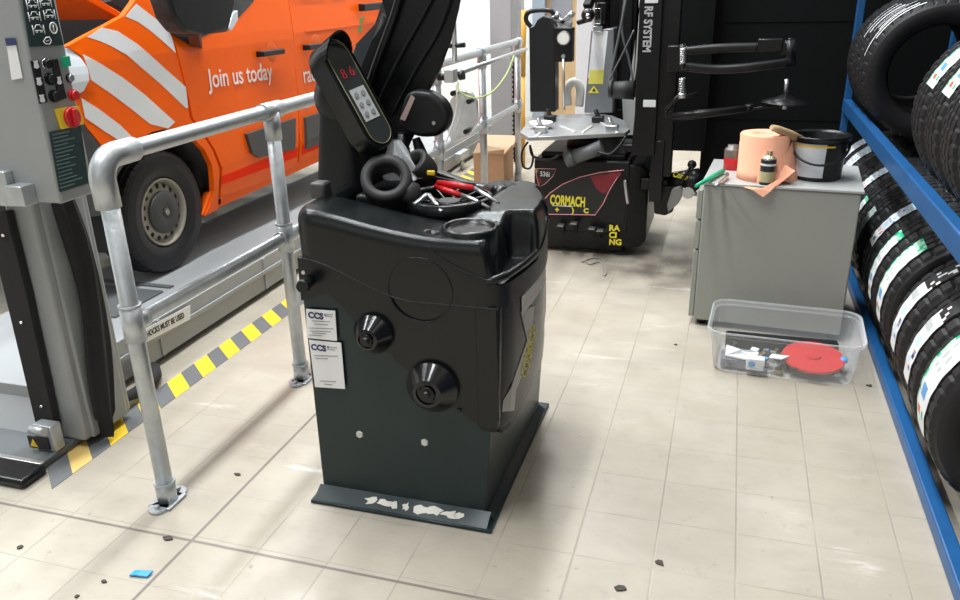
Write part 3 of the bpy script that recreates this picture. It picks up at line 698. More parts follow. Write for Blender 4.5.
def hull(u, v):
    p = rrect(u)
    if v < .5:      # top
        k = (v / .5) ** .8; q = ctr + (p - ctr) * k * .93
        return Vector((q.x, q.y, topz(q.x, q.y)))
    if v < .75:     # rounded shoulder
        k = (v - .5) / .25; q0 = ctr + (p - ctr) * .93; z0 = topz(q0.x, q0.y); zs = z0 - .04
        if q0.x > -.6 and p.y < 2.3: zs = min(z0, .762)
        a = k * PI / 2; q = q0 + (p - q0) * math.sin(a)
        return Vector((q.x, q.y, zs + (z0 - zs) * math.cos(a)))
    k = (v - .75) / .25; q0 = ctr + (p - ctr) * .93; z0 = topz(q0.x, q0.y); zs = z0 - .04
    if q0.x > -.6 and p.y < 2.3: zs = min(z0, .762)
    zz = zs + (seamz(p) - zs) * k
    return Vector((p.x, p.y, zz))
m_ = MB(); m_.grid(hull, NU, NV, closeu=True)
th = m_.build('top_cover', plastic, B)
# raised lips over the well: thin wall around the right front
m_ = MB()
pts = [Vector((-.575, 1.899, .772)), Vector((-.56, 1.9, .778))]
for k in range(30):
    u = k / 29; y = 1.93 + .40 * u; pts.append(Vector((-.543 + bul(y), y, .782 + .06 * ss(.5, 1, u))))
m_.tube(pts, .011, 10); m_.build('well_rim', plastic, B)
# sweeping crease on the front below the cup
m_ = MB(); yy = YF - .012
m_.tube([P(428, 247, yy), P(440, 258, yy), P(462, 270, yy), P(483, 279, yy), P(492, 281, yy)], .0045, 8, 6)
m_.build('cover_crease', plastic, th)
# seam line bead
m_ = MB(); pts = []
for k in range(60):
    x = XL + .02 + (-.545 - XL - .02) * k / 59; pts.append(Vector((x, YF - .0125, seamz(Vector((x, YF))))))
m_.tube(pts, .0022, 6); m_.build('seam', plastic2, B)
# front steel skin between cabinet and cover flush with the cover
m_ = MB()
for k in range(40): pass
n = 24; poly = [] + [(XL + .001 + (-.550 - XL) * k / n, seamz(Vector((XL + (-.545 - XL) * k / n, YF))) - .001) for k in range(n + 1)] + [(-.548, .36), (-.56, .325), (-.6, .325), (-.64, .36), (-.75, .42), (-.95, .60), (-1.04, .70), (-1.08, .69), (XL - .002, .665)]
m_.prism([(a_, YF - .008, b_) for a_, b_ in poly], (0, .02, 0), .003, 2); fp = m_.build('front_panel', plastic, B)
m_ = MB(); m_.box((-.612, YF - .0088, .33), (-.609, YF - .006, .69)); m_.build('panel_gap', dark, fp)
# embossed circle
m_ = MB(); c_ = P(420, 290, YF - .01); m_.tube([c_ + Vector((.093 * math.cos(a_), -.002, .093 * math.sin(a_))) for a_ in [2 * PI * k / 48 for k in range(49)]], .0025, 8, caps=False); m_.build('embossed_ring', plastic, B)
# storage cones on pegs
def cone(px, py, r, nm='centring_cone'):
    c_ = P(px, py, YF - .010); m_ = MB(); M = Matrix.Translation(c_) @ Matrix.Rotation(PI / 2, 4, 'X')
    m_.lathe([(0, 0), (r, 0), (r * 1.02, .012), (r * .95, .018), (r * .55, .052), (r * .42, .054), (r * .4, .048), (r * .34, .048), (r * .3, .03), (0, .03)], M, 64, smooth=False)
    o_ = m_.build(nm, mat('gloss_black', (.008, .008, .009), .18), None)
    m_ = MB(); m_.cyl(c_, c_ - Vector((0, .07, 0)), .011, seg=16); m_.cyl(c_ - Vector((0, .05, 0)), c_ - Vector((0, .056, 0)), r * .3, seg=20); pg = m_.build('cone_peg', plastic2, B); return o_
tag(cone(374, 333, .058), 'small glossy black cone hung on the balancer front, upper left', 'centring cone')
tag(cone(433, 386, .076), 'larger glossy black cone hung on the balancer front, lower right', 'centring cone')
m_ = MB(); c_ = P(309, 281, YF - .005); m_.cyl(c_, c_ - Vector((-.01, .05, -.004)), .017, .015); m_.cyl(c_ - Vector((-.009, .045, -.004)), c_ - Vector((-.012, .062, -.005)), .02, .017); m_.build('storage_peg', plastic2, B)
m_ = MB(); c_ = P(304, 272, YF - .005); m_.cyl(c_, c_ - Vector((0, .006, 0)), .006, seg=10)
m_.build('screw', steel, B)
for q in ((360, 434), (425, 442)):
    c_ = P(*q, YF - .0); m_ = MB(); m_.cyl(c_ + Vector((0, .004, 0)), c_ - Vector((0, .006, 0)), .0125, .011, 6, False); m_.build('bolt', mat('white_bolt', (.6, .62, .6), .4), B)
c_ = P(460, 409, YF - .0); m_ = MB(); m_.cyl(c_, c_ - Vector((0, .014, 0)), .007, seg=10); m_.build('screw', plastic, B)
# CCS stickers
def sticker(p, head, extra):
    yq = YF - .0105; m_ = MB(); m_.prism([P(a_, b_, yq) for a_, b_ in p], (0, .002, 0)); s_ = m_.build('sticker', white, B)
    a_ = P(*head, yq - .0005); text('CCS', navy, s_, a_, (1, 0, -.02), (0, 0, 1), .026, bold=.0012); text('o', navy, s_, a_ + Vector((.052, 0, .007)), (1, 0, 0), (0, 0, 1), .014)
    m_ = MB()
    for (l0, l1, yy_) in extra: m_.bar(P(l0, yy_, yq - .0005), P(l1, yy_ + .8, yq - .0005), .001, .0016)
    m_.build('print_line', dgrey_txt, s_)
sticker([(306, 309), (335, 311), (337, 341), (307, 338)], (308, 315), [(325, 333, 314), (325, 332, 316), (312, 330, 321), (314, 328, 324), (309, 333, 328), (310, 331, 331), (309, 322, 335), (312, 326, 333)])
sticker([(309, 340), (341, 343), (345, 389), (315, 387)], (311, 347), [(328, 337, 347), (327, 335, 349), (314, 338, 355.5), (315, 328, 358), (320, 336, 381), (324, 332, 384)])
# cup on the cover: low rim
m_ = MB(); M = Matrix.Translation((-.648, 1.99, .88)); m_.lathe([(.074, -.12), (.078, -.02), (.078, .01), (.072, .018), (.066, .014), (.063, .004), (0, .003)], M, 40); m_.build('cup', plastic, B)
# weight tray: spoked round basket
m_ = MB(); cc = Vector((-.785, 2.215, .893))
M = Matrix.Translation(cc)
m_.lathe([(.128, -.04), (.132, .0), (.132, .022), (.122, .028), (.115, .02), (.113, -.035)], M, 48, closed=True)
for k in range(9):
    a_ = 2 * PI * k / 9 + .2; m_.bar(cc + Vector((.03 * math.cos(a_), .03 * math.sin(a_), -.008)), cc + Vector((.12 * math.cos(a_), .12 * math.sin(a_), .012)), .01, .03, .003)
m_.cyl(cc - Vector((0, 0, .04)), cc + Vector((0, 0, .01)), .034); m_.build('weight_tray', plastic, B)
m_ = MB(); m_.box((-1.05, 2.12, .86), (-.93, 2.5, .93), .012); m_.box((-1.035, 2.14, .93), (-.945, 2.48, .932)); m_.build('tray_divider', plastic2, B)
# display housing: neck + ball + pill-shaped head
m_ = MB()
def neck(u, v):
    a = 2 * PI * u; k = v; cx = -1.16 + .005 * k; z = .90 + .26 * k; rx = .085 - .022 * k; ry = .085 - .02 * k
    ca, sa = math.cos(a), math.sin(a); e = .6
    return Vector((cx + rx * abs(ca) ** e * (1 if ca > 0 else -1), 2.3 + ry * abs(sa) ** e * (1 if sa > 0 else -1), z))
m_.grid(neck, 40, 12, closeu=True); m_.sph((-1.155, 2.285, 1.19), .078, (1, .95, 1.1))
m_.build('display_neck', plastic2, B)
A0, A1 = Vector((-1.10, 2.19, 1.318)), Vector((-.99, 2.19, 1.112))
ax = (A1 - A0).normalized(); nrm_ = Vector((.92, -.38, .2)); nrm_ = (nrm_ - ax * nrm_.dot(ax)).normalized(); sd_ = ax.cross(nrm_).normalized()
def pill(r, n=14, ext=0.):
    out = []
    for k in range(n + 1): a = PI / 2 + PI * k / n; out.append(A0 + ax * r * math.cos(a) + sd_ * r * math.sin(a))
    for k in range(n + 1): a = -PI / 2 + PI * k / n; out.append(A1 + ax * r * math.cos(a) + sd_ * r * math.sin(a))
    return out
m_ = MB(); m_.prism([p_ - nrm_ * .0 for p_ in pill(.056)], -nrm_ * .075, .014, 4); dh = m_.build('display_head', plastic, B)
m_ = MB()   # hood visor: raised rim around the upper half
pr = pill(.052); n_ = len(pr)
vis = pr[:16]
for i in range(15):
    a_, b_ = vis[i], vis[i + 1]; h0 = .05 * math.sin(PI * min(1, (i + 1) / 15)) + .005; h1 = .05 * math.sin(PI * min(1, (i + 2) / 15)) + .005
    m_.prism([a_, b_, b_ + nrm_ * h1, a_ + nrm_ * h0], (a_ + b_ - 2 * A0).normalized() * .006)
m_.build('visor', plastic, dh)
m_ = MB(); m_.prism([p_ + nrm_ * .001 for p_ in pill(.043)], nrm_ * .002); sc_ = m_.build('display_screen', mat('screen_dark', (.03, .034, .034), .15), dh)
m_ = MB(); q = pill(.043); m_.tube([p_ + nrm_ * .004 for p_ in q + q[:1]], .0014, 6); m_.build('screen_outline', mat('olive_line', (.2, .19, .1), .4), sc_)
for k, s_ in enumerate((-1, 1)): 
    o2 = A0 + ax * .052 + sd_ * (-.0) + nrm_ * .004
    text('8' if k else '6', redl, sc_, o2 + sd_ * s_ * .016 + ax * .0, -sd_, -ax, .042, align='CENTER', name='red_digit')
m_ = MB(); q0 = A0 + ax * .1; m_.prism([q0 + sd_ * .03 + nrm_ * .0035, q0 - sd_ * .03 + nrm_ * .0035, q0 - sd_ * .03 + ax * .10 + nrm_ * .0035, q0 + sd_ * .03 + ax * .10 + nrm_ * .0035], nrm_ * .001); kp = m_.build('keypad', mat('keypad_grey', (.42, .43, .43), .5, var=.3, vscale=40), sc_)
m_ = MB()
for i in range(3):
    for j in range(2): m_.cyl(q0 + sd_ * (.014 - .028 * j) + ax * (.02 + .03 * i) + nrm_ * .004, q0 + sd_ * (.014 - .028 * j) + ax * (.02 + .03 * i) + nrm_ * .007, .008, seg=14)
m_.build('key', mat('key_grey', (.22, .23, .23), .5), kp)
# wheel hood
out = [(q_.x, q_.z) for q_ in [P(a_, b_, 2.42) for a_, b_ in ((345, 188), (343, 115), (358, 75), (372, 40), (380, 15), (388, 0), (396, -25), (425, -75), (470, -75), (466, -20), (459, 10), (451, 42), (441, 72), (425, 100), (409, 128), (398, 185))]]
m_ = MB(); m_.prism([(x, 2.42, z) for x, z in out], (-.10, .26, 0), .05, 5)
hd = m_.build('wheel_hood', plastic, B)
m_ = MB(); m_.tube([P(a_, b_, 2.405) for a_, b_ in ((352, 140), (372, 75), (392, 20), (402, -10), (420, -45))], .012, 10, 6); m_.tube([P(a_, b_, 2.405) for a_, b_ in ((375, 110), (398, 60), (425, 10), (440, -20))], .006, 10, 6)
m_.tube([P(a_, b_, 2.405) for a_, b_ in ((392, 115), (415, 70), (438, 30), (452, -8))], .005, 10, 6)
m_.build('hood_ridge', plastic, hd)
m_ = MB(); m_.prism([P(a_, b_, 2.6) for a_, b_ in ((335, 150), (337, 90), (344, 62), (356, 44), (375, 24), (390, 6), (398, -15), (410, -50), (430, -60), (420, 60), (390, 140))], (0, .12, 0), .03, 5)
m_.build('hood_flank', mat('hood_sheen_plastic', (.035, .042, .05), .25), hd)  # same black shell as the hood, its reflection painted in as lighter blue-grey
m_ = MB(); m_.cyl((-1.2, 2.55, .82), (-1.2, 2.55, 1.02), .04); m_.cyl((-1.26, 2.55, .97), (-1.05, 2.55, .97), .03); m_.build('hood_hinge', plastic2, hd)
# gauge arm cover (rounded D) with pale strip
m_ = MB(); yq = 2.36
D = [(405, 94), (414, 90), (430, 92), (443, 101), (449, 114), (447, 128), (437, 137), (421, 138), (404, 133), (397, 124)]
m_.prism([P(a_, b_, yq) for a_, b_ in D], (0, .06, 0), .016, 4); gc = m_.build('gauge_cover', plastic2, B)
m_ = MB(); m_.prism([P(a_, b_, yq - .003) for a_, b_ in ((411, 95), (415, 98), (405, 121), (400, 119))], (0, .002, 0)); m_.build('scale_strip', pinkish, gc)
m_ = MB(); c_ = P(434, 123, yq - .001); m_.cyl(c_, c_ - Vector((0, .004, 0)), .006, seg=12); m_.build('screw', steel, gc)
m_ = MB(); m_.cyl(P(404, 133, 2.40), P(398, 185, 2.40), .02); m_.build('gauge_arm', plastic2, B)
m_ = MB(); m_.lathe([(0, 0), (.02, .004), (.022, .03), (.016, .08), (.013, .1)][::-1], Matrix.Translation(P(426, 168, 2.40)) @ Matrix.Rotation(-.3, 4, 'Y'), 20); m_.build('gauge_knob', plastic2, B)
# rear left bracket block with screws (small) behind the cover
m_ = MB(); a_ = P(315, 190, 2.05); m_.box(a_ + Vector((-.02, 0, -.03)), a_ + Vector((.03, .05, .02)), .008); m_.build('hood_stop', mat('scratched_plastic', (.06, .06, .06), .4, var=.5, vscale=80), B)
# things lying on the balancer
def ring(name, c, rout, rin, h, axis, m, label, cat):
    M = Matrix.Translation(c) @ Vector(axis).to_track_quat('Z', 'Y').to_matrix().to_4x4(); m_ = MB()
    m_.lathe([(rin, -h / 2), (rout * .97, -h / 2), (rout, -h * .3), (rout, h * .3), (rout * .97, h / 2), (rin * 1.1, h / 2), (rin, h * .35)], M, 40, closed=True)
    return tag(m_.build(name, m), label, cat)
c_ = P(387, 182, 2.16); ring('pressure_cup', c_ + Vector((0, 0, 0)), .076, .044, .075, (.25, -.75, .65), rubber2, 'large black rubber ring leaning in the balancer tray, left of the smaller ring', 'rubber ring')
c_ = P(419, 168, 2.28); r2 = thing('pressure_cup', 'smaller black rubber ring with a yellow tab in the balancer tray', 'rubber ring', c_ - Vector((0, 0, .03)))
M = Matrix.Translation(c_) @ Vector((-.35, -.6, .72)).to_track_quat('Z', 'Y').to_matrix().to_4x4(); m_ = MB(); m_.lathe([(.026, -.035), (.046, -.035), (.05, -.02), (.05, .03), (.046, .035), (.03, .035)], M, 36, closed=True); m_.build('ring', rubber2, r2)
m_ = MB(); q = P(431, 173, 2.22); m_.box(q - Vector((.013, .004, .008)), q + Vector((.013, .004, .008)), .004); m_.build('yellow_tab', yellow, r2)
# clear plastic bag
bb = P(402, 168, 2.24)
def bag(u, v):
    a = 2 * PI * u; k = v; r = .062 * (1 - .72 * k) * (1 + .13 * math.sin(5 * a + 7 * k) + .07 * math.sin(9 * a - 4 * k)); return bb + Vector((r * math.cos(a) - .018 * k, r * .7 * math.sin(a), -.03 + .115 * k))
m_ = MB(); m_.grid(bag, 30, 10, smooth=False, closeu=True)
bg = m_.build('plastic_bag', bagm); tag(bg, 'crumpled clear plastic bag standing behind the rubber rings on the balancer', 'plastic bag')
m_ = MB(); q = P(403, 176, 2.17); m_.box(q - Vector((.008, .004, .007)), q + Vector((.008, .004, .008)), .003); tag(m_.build('yellow_clip', yellow), 'small yellow clip at the foot of the clear plastic bag', 'clip')
# pliers with red handles
pt = thing('pliers', 'pliers with red handles lying across the balancer tray', 'pliers', P(460, 190, 2.25))
for (a0, a1, a2) in (((438, 183), (455, 185), (474, 188)), ((436, 186), (448, 191), (461, 195))):
    m_ = MB(); m_.tube([P(*a0, 2.25), P(*a1, 2.22), P(*a2, 2.2)], [.009, .010, .008], 12, 0); m_.build('handle', red, pt)
m_ = MB(); m_.tube([P(461, 195, 2.2), P(472, 199, 2.18), P(490, 208, 2.15)], [.006, .007, .004], 10); m_.tube([P(474, 188, 2.2), P(484, 194, 2.18), P(499, 203, 2.15)], [.006, .006, .004], 10); m_.build('jaw', steel, pt)
m_ = MB(); m_.tube([P(432, 178, 2.4), P(450, 182, 2.38), P(475, 186, 2.36)], .009, 10); tag(m_.build('screwdriver', plastic2), 'black handled tool lying behind the red pliers', 'tool')
m_ = MB(); c_ = P(410, 192, 2.16)
m_.lathe([(0, -.025), (.032, -.025), (.036, -.01), (.03, .02), (.014, .03), (0, .03)], Matrix.Translation(c_), 24); tag(m_.build('rubber_cap', rubber2), 'black rounded rubber cap between the two rubber rings', 'rubber cap')
m_ = MB(); a_ = P(414, 205, 2.1); b_ = P(428, 194, 2.15); m_.bar(a_, b_, .014, .012, .003); m_.bar(b_, P(442, 212, 2.08), .012, .01, .003)
tag(m_.build('wheel_weight_tool', steel), 'angled metal bracket tool lying in the balancer tray', 'tool')
m_ = MB(); m_.lathe([(0, 0), (.07, 0), (.072, .012), (.066, .02), (.03, .022), (.025, .035), (0, .036)], Matrix.Translation(P(500, 193, 2.5) - Vector((0, 0, .01))) @ Matrix.Rotation(.35, 4, 'X'), 36)
tag(m_.build('flange_disc', plastic), 'round black disc standing behind the raised rear block of the balancer', 'disc')
# ================================================================== TYRE CHANGER
T = thing('tyre_changer', 'black tyre changer with square turntable and red and yellow front panel', 'tyre changer', (-.75, 4.7, 0))
YC = 4.5
a_ = P(534, 158, YC); b_ = P(643, 245, YC); xl, xr = a_.x, b_.x + .0
m_ = MB(); m_.box((xl, YC, .13), (xr - .09, 5.1, a_.z), .015); m_.prism([(xl + .01, YC + .02, .03), (xr - .13, YC + .02, .03), (xr - .1, YC + .005, .14), (xl, YC + .005, .14)], (0, .6, 0), .005)
m_.build('body', blackp, T)
m_ = MB(); m_.prism([(xr - .15, YC - .01, .06), (xr - .02, YC + .03, .06), (xr + .01, YC + .04, .1), (xr + .01, YC + .04, .5), (xr - .03, YC + .02, a_.z - .02), (xr - .1, YC, a_.z - .02), (xr - .1, YC, .28)], (0, .5, 0), .012); sp_ = m_.build('tool_pocket', blackp, T)
m_ = MB(); m_.bar(P(625, 180, YC - .02), P(628, 204, YC - .02), .03, .02, .008); m_.build('lever', steel, T)
# front sticker
yq = YC - .002
shape = [(535, 214), (541, 203), (550, 193), (563, 184), (580, 177), (600, 172.5), (624, 170), (617, 178), (609, 191), (603, 204), (595, 215)]
m_ = MB(); m_.prism([P(x, y, yq) for x, y in shape], (0, -.001, 0)); stc = m_.build('front_sticker', printb, T)
m_ = MB(); m_.prism([P(x, y, yq - .002) for x, y in ((590, 176.5), (621, 171.8), (614, 180), (607, 191), (603, 194), (596, 188))], (0, -.0005, 0)); m_.build('red_area', redgrad, stc)
m_ = MB(); m_.tube([P(x, y, yq - .003) for x, y in shape + shape[:1]], .0028, 6); m_.build('outline', pink, stc)
p0 = P(550, 200, yq - .003); p1 = P(592, 204, yq - .003)
tx_ = text('CORMACH', yel, stc, p0, (1, 0, -.03), (0, 0, 1), .08, sx=.52, bold=.003)
m_ = MB(); m_.bar(P(552, 205.5, yq - .003), P(573, 206.5, yq - .003), .001, .005); m_.build('print_line', whites, stc)
for q, s_ in (((541, 209), '*'), ((557, 210), '+'), ((573, 210.5), ')'), ((586, 211), 'C')): text(s_, yel, stc, P(*q, yq - .003), (1, 0, 0), (0, 0, 1), .04, name='icon', align='CENTER', bold=.002)
tri = [(535, 168.5), (556, 169), (553, 176), (545, 184), (539, 187)]
m_ = MB(); m_.prism([P(x, y, yq) for x, y in tri], (0, -.001, 0)); s2 = m_.build('model_sticker', printb, T)
m_ = MB(); m_.tube([P(x, y, yq - .002) for x, y in tri + tri[:1]], .002, 6); m_.build('outline', pink, s2)
m_ = MB(); m_.prism([P(x, y, yq - .002) for x, y in ((536.5, 178), (541, 178), (541, 184), (538.5, 185))], (0, -.0005, 0)); m_.build('red_area', redgrad, s2)
text('536i', whites, s2, P(540, 174, yq - .002), (1, 0, -.03), (0, 0, 1), .04, sx=.85, bold=.001); text('F', yel, s2, P(536, 171.5, yq - .002), (1, 0, 0), (0, 0, 1), .03)
for q, s_ in (((609, 228), 'RA'), ((609, 235), 'CI'), ((609, 242), 'NG')): text(s_, yel, sp_, P(*q, YC - .016) + Vector((.0, -.004, 0)), (1, .1, 0), (0, 0, 1), .048, bold=.002)
# pedals
for q, L1 in (((561, 226), 0), ((574, 224), 0), ((592, 229), 0), ((600, 231), 0)):
    c_ = P(*q, YC - .07); m_ = MB(); m_.box(c_ - Vector((.025, .03, .006)), c_ + Vector((.025, .05, .006)), .004); m_.bar(c_ + Vector((0, .03, 0)), Vector((c_.x, YC + .05, .07)), .02, .012); pd = m_.build('pedal', blackp, T)
    m_ = MB(); m_.box(c_ + Vector((-.018, -.028, .006)), c_ + Vector((.018, .02, .009))); m_.build('pedal_pad', steel, pd)
# rounded top rim of body, hoses and cylinder under the table
m_ = MB(); c_ = Vector((-.83, 4.78, 0)); m_.cyl(c_ + Vector((0, 0, a_.z - .02)), c_ + Vector((0, 0, .70)), .10, .09, 28)
m_.box((xl + .03, YC + .05, a_.z - .01), (xr - .12, 5.05, a_.z + .03), .015); m_.build('spindle', blackp, T)
m_ = MB(); m_.cyl(P(572, 158, 4.45), P(602, 147, 4.45), .04, seg=20); m_.cyl(P(566, 160, 4.45), P(574, 157, 4.45), .045); m_.build('air_cylinder', greyd, T)
m_ = MB(); m_.tube([P(598, 152, 4.4), P(610, 154, 4.38), P(620, 145, 4.4), P(626, 136, 4.42)], .006, 8, 6); m_.build('hose', blackp, T)
m_ = MB(); m_.tube([P(528, 142, 4.42), P(522, 152, 4.4), P(523, 166, 4.4), P(530, 168, 4.4), P(533, 158, 4.42), P(530, 146, 4.42)], .006, 8, 6); m_.tube([P(530, 145, 4.4), P(533, 156, 4.38), P(548, 160, 4.38), P(560, 155, 4.4)], .007, 8, 6); m_.build('hose', blackp, T)
# turntable
pts = [(520, 136), (528, 141), (560, 140), (625, 136.5), (630, 133), (624, 124), (612, 119), (600, 117), (548, 118), (530, 122)]
m_ = MB(); m_.prism([PZ(x, y, .70) for x, y in pts], (0, 0, .022), .004, 2); tt = m_.build('turntable', mat('worn_steel', (.42, .43, .44), .38, .7, var=.3, vscale=20), T)
for (q, q2) in (((536, 137), (551, 122)), ((618, 133), (600, 122)), ((560, 126), (575, 132)), ((592, 126), (582, 133))):
    pa, pb = PZ(*q, .724), PZ(*q2, .724); m_ = MB(); m_.bar(pa, pb, .018, .010, .003); m_.build('slide', mat('pale_steel', (.7, .7, .66), .35, .5), tt)
for q in ((550, 121), (598, 122), (541, 132), (612, 131)):
    pa = PZ(*q, .724); m_ = MB(); m_.box(pa - Vector((.035, .03, 0)), pa + Vector((.035, .03, .035)), .006); m_.bar(pa + Vector((0, 0, .03)), pa + Vector((-.02, .02, .07)), .025, .015, .004); m_.build('clamp_jaw', plastic2 if q[0] in (550, 598) else steel, tt)
pa = PZ(541, 127, .73); m_ = MB(); m_.lathe([(0, .012), (.05, .012), (.062, .03), (.068, .03), (.056, 0), (0, 0)], Matrix.Translation(pa), 28, closed=False); tag(m_.build('dish', white), 'white dish lying on the left of the turntable', 'dish')
# left black tank / panel with rounded top and handle
m_ = MB(); yq = 5.0
m_.prism([P(x, y, yq) for x, y in ((530, 112), (529, 28), (535, 27), (537, 20), (543, 16), (549, 18), (553, 27), (555, 28), (555, 112))], (0, .12, 0), .006, 2); tk = m_.build('control_pillar', plastic2, T)
m_ = MB(); m_.tube([P(531, 27, yq), P(526, 20, yq), P(528, 13, yq), P(536, 10.5, yq), P(550, 10.5, yq), P(554, 15, yq)], .014, 12, 6); m_.build('pillar_handle', plastic2, T)
m_ = MB(); m_.box(P(554, 62, yq - .01), P(575, 27, yq + .07), .005); gx_ = m_.build('gauge_box', blackp, T)
m_ = MB(); c_ = P(564, 38, yq - .012); m_.cyl(c_ + Vector((0, .01, 0)), c_ - Vector((0, .02, 0)), .042, .040, 28); g2 = m_.build('pressure_gauge', steel, gx_)
m_ = MB(); m_.cyl(c_ - Vector((0, .019, 0)), c_ - Vector((0, .022, 0)), .034, seg=28); m_.build('gauge_dial', cream, g2)
m_ = MB(); c_ = P(564, 56, yq - .012); m_.cyl(c_, c_ - Vector((0, .03, 0)), .012, seg=14); m_.cyl(c_ - Vector((0, .02, 0)), P(564, 110, yq - .02), .008, seg=10); m_.build('air_valve', steel, gx_)
m_ = MB(); m_.bar(P(552, 18, 5.1), P(572, 25, 5.1), .03, .03, .005); m_.bar(P(560, 25, 5.1), P(574, 12, 5.1), .03, .03, .005); m_.sph(P(557, 16, 5.1), .025); m_.sph(P(571, 15, 5.1), .02); m_.build('valve_arm', steel, T)
# inflator / white seat clamp between pillar and tilting column
m_ = MB(); m_.tube([P(568, 105, 5.2), P(567, 90, 5.2), P(573, 82, 5.2), P(580, 88, 5.2), P(579, 106, 5.2)], .028, 12, 5); m_.build('white_bracket', mat('off_white', (.7, .69, .64), .5), T)
# tilting column
yq = 5.15
m_ = MB(); m_.prism([P(x, y, yq) for x, y in ((584, 113), (613, 113), (614, 28), (591, 30))], (0, .16, 0), .008, 2); tc_ = m_.build('tilting_column', mat('column_steel', (.24, .25, .26), .35, .5), T)
m_ = MB(); m_.prism([P(x, y, yq - .003) for x, y in ((588, 78), (603, 79), (608, 31), (593, 31))], (0, .002, 0)); m_.build('shine_plate', mat('shine_white', (.92, .93, .94), .15), tc_)  # plate coloured near-white to paint the bright reflection on the grey column
m_ = MB(); m_.prism([P(x, y, yq - .005) for x, y in ((588, 84), (603, 84), (604, 70), (590, 70))], (0, .002, 0)); m_.build('yellow_plate', mat('pale_yellow', (.85, .78, .15), .4), tc_)
m_ = MB(); m_.prism([P(x, y, yq - .005) for x, y in ((588, 93), (599, 93), (594, 85.5))], (0, .002, 0)); m_.build('warning_triangle', yel, tc_)
m_ = MB(); m_.prism([P(x, y, yq - .007) for x, y in ((592, 91.5), (596, 91.5), (594, 88))], (0, .001, 0)); m_.build('warning_mark', printb, tc_)
# column head, arm and mounting tool
m_ = MB(); m_.box(P(594, 30, 5.2), P(612, -30, 5.4), .01); m_.box(P(596, 24, 5.15), P(608, 2, 5.2), .01); m_.build('column_head', blackp, T)
m_ = MB(); m_.box(P(594, 24, 5.12), P(602, 8, 5.14), .004); m_.build('head_plate', chrome, T)
m_ = MB(); m_.bar(P(598, -18, 5.1), P(587, 8, 4.95), .05, .05, .01); m_.cyl(P(588, 8, 4.95), P(588, 22, 4.95), .022); m_.sph(P(588, 15, 4.93), .04); m_.bar(P(577, 23, 4.95), P(590, 19, 4.95), .04, .03, .01); mh = m_.build('mount_head', blackp, T)
m_ = MB(); m_.cyl(P(584, 11, 4.92), P(592, 11, 4.92), .014, seg=14); m_.sph(P(588, 16, 4.89), .016); m_.build('head_bolt', chrome, mh)
m_ = MB(); m_.box(P(593, 32, 5.13), P(603, 26, 5.15), .004); m_.build('column_collar', steel, T)
# dark hardware and cables between column and tower
m_ = MB(); m_.box(P(614, 110, 5.3), P(636, -30, 5.36), .01); m_.box(P(604, 120, 5.2), P(618, 98, 5.3), .02); m_.build('rear_frame', blackp, T)
m_ = MB(); m_.tube([P(628, -10, 5.0), P(618, 40, 5.0), P(610, 80, 5.0), P(612, 95, 5.0)], .008, 8, 6); m_.tube([P(634, 30, 4.9), P(622, 55, 4.9), P(608, 82, 4.9)], .005, 8, 6); m_.tube([P(626, -10, 5.1), P(622, 30, 5.1), P(629, 60, 5.1), P(633, 80, 5.1)], .007, 8, 6); m_.build('cable', greyd, T)
m_ = MB(); m_.prism([P(x, y, 5.25) for x, y in ((638, -20), (640, 0), (634, 50), (628, 92), (633, 92), (640, 40))], (0, .03, 0)); m_.prism([P(x, y, 5.25) for x, y in ((622, 96), (636, 98), (634, 135), (624, 135))], (0, .03, 0)); m_.build('pale_cover', mat('pale_grey_cover', (.5, .51, .5), .5), T)
m_ = MB(); m_.cyl(P(612, 90, 4.75), P(634, 90, 4.75), .045, .055, 24); m_.cyl(P(609, 89, 4.75), P(613, 89, 4.75), .05, .05, 24); m_.build('roller', rubber2, T)
# assist tower
H_ = thing('assist_tower', 'tall black assist tower with two jointed arms and vertical white lettering', 'tyre changer arm', (P(658, 150, 4.4).x, 4.45, 0))
yq = 4.4
x0 = P(638, 40, yq).x; x1 = P(661, 40, yq).x; x2 = P(681, 40, yq).x
m_ = MB(); m_.box((x0, yq, .62), (x1, yq + .12, 2.6), .006); m_.box((x1 - .01, yq + .03, .5), (x2 - .01, yq + .12, 2.6), .006); m_.prism([(x0 - .01, yq + .01, .62), (x0, yq + .01, .85), (x0 + .05, yq + .01, .85), (x0 + .1, yq + .01, .62)], (0, .15, 0)); tw_ = m_.build('tower', blackp, H_)
m_ = MB(); m_.box((x1 - .02, yq + .02, .36), (x1 + .05, yq + .12, .7), .006); m_.build('foot_column', blackp, H_)
text('RF SYSTEM', mat('silver_print', (.42, .43, .44), .4), tw_, P(648.5, 6, yq - .002), (0, 0, -1), (1, 0, 0), .058, sx=.82, bold=.002)
m_ = MB(); m_.box(P(643, 107, yq - .003), P(656, 100, yq), .001); m_.build('tower_label', whites, tw_)
m_ = MB(); m_.box(P(645, -2, yq - .003), P(658, 3, yq), .001); m_.build('tower_label', whites, tw_)
def link(name, pts, r, seg=16):
    m_ = MB(); m_.tube(pts, r, seg, 6); return m_.build(name, blackp, H_)
ya = 4.3
m_ = MB(); m_.box(P(666, 72, ya), P(685, 44, ya + .1), .008); m_.cyl(P(683, 44, ya), P(683, 72, ya), .018); m_.build('arm_bracket', blackp, H_)
m_ = MB(); m_.box(P(664, 118, ya), P(676, 108, ya + .1), .008); m_.build('arm_bracket', blackp, H_)
link('upper_arm', [P(680, 51, ya), P(720, 48, ya), P(760, 47, ya)], .022)
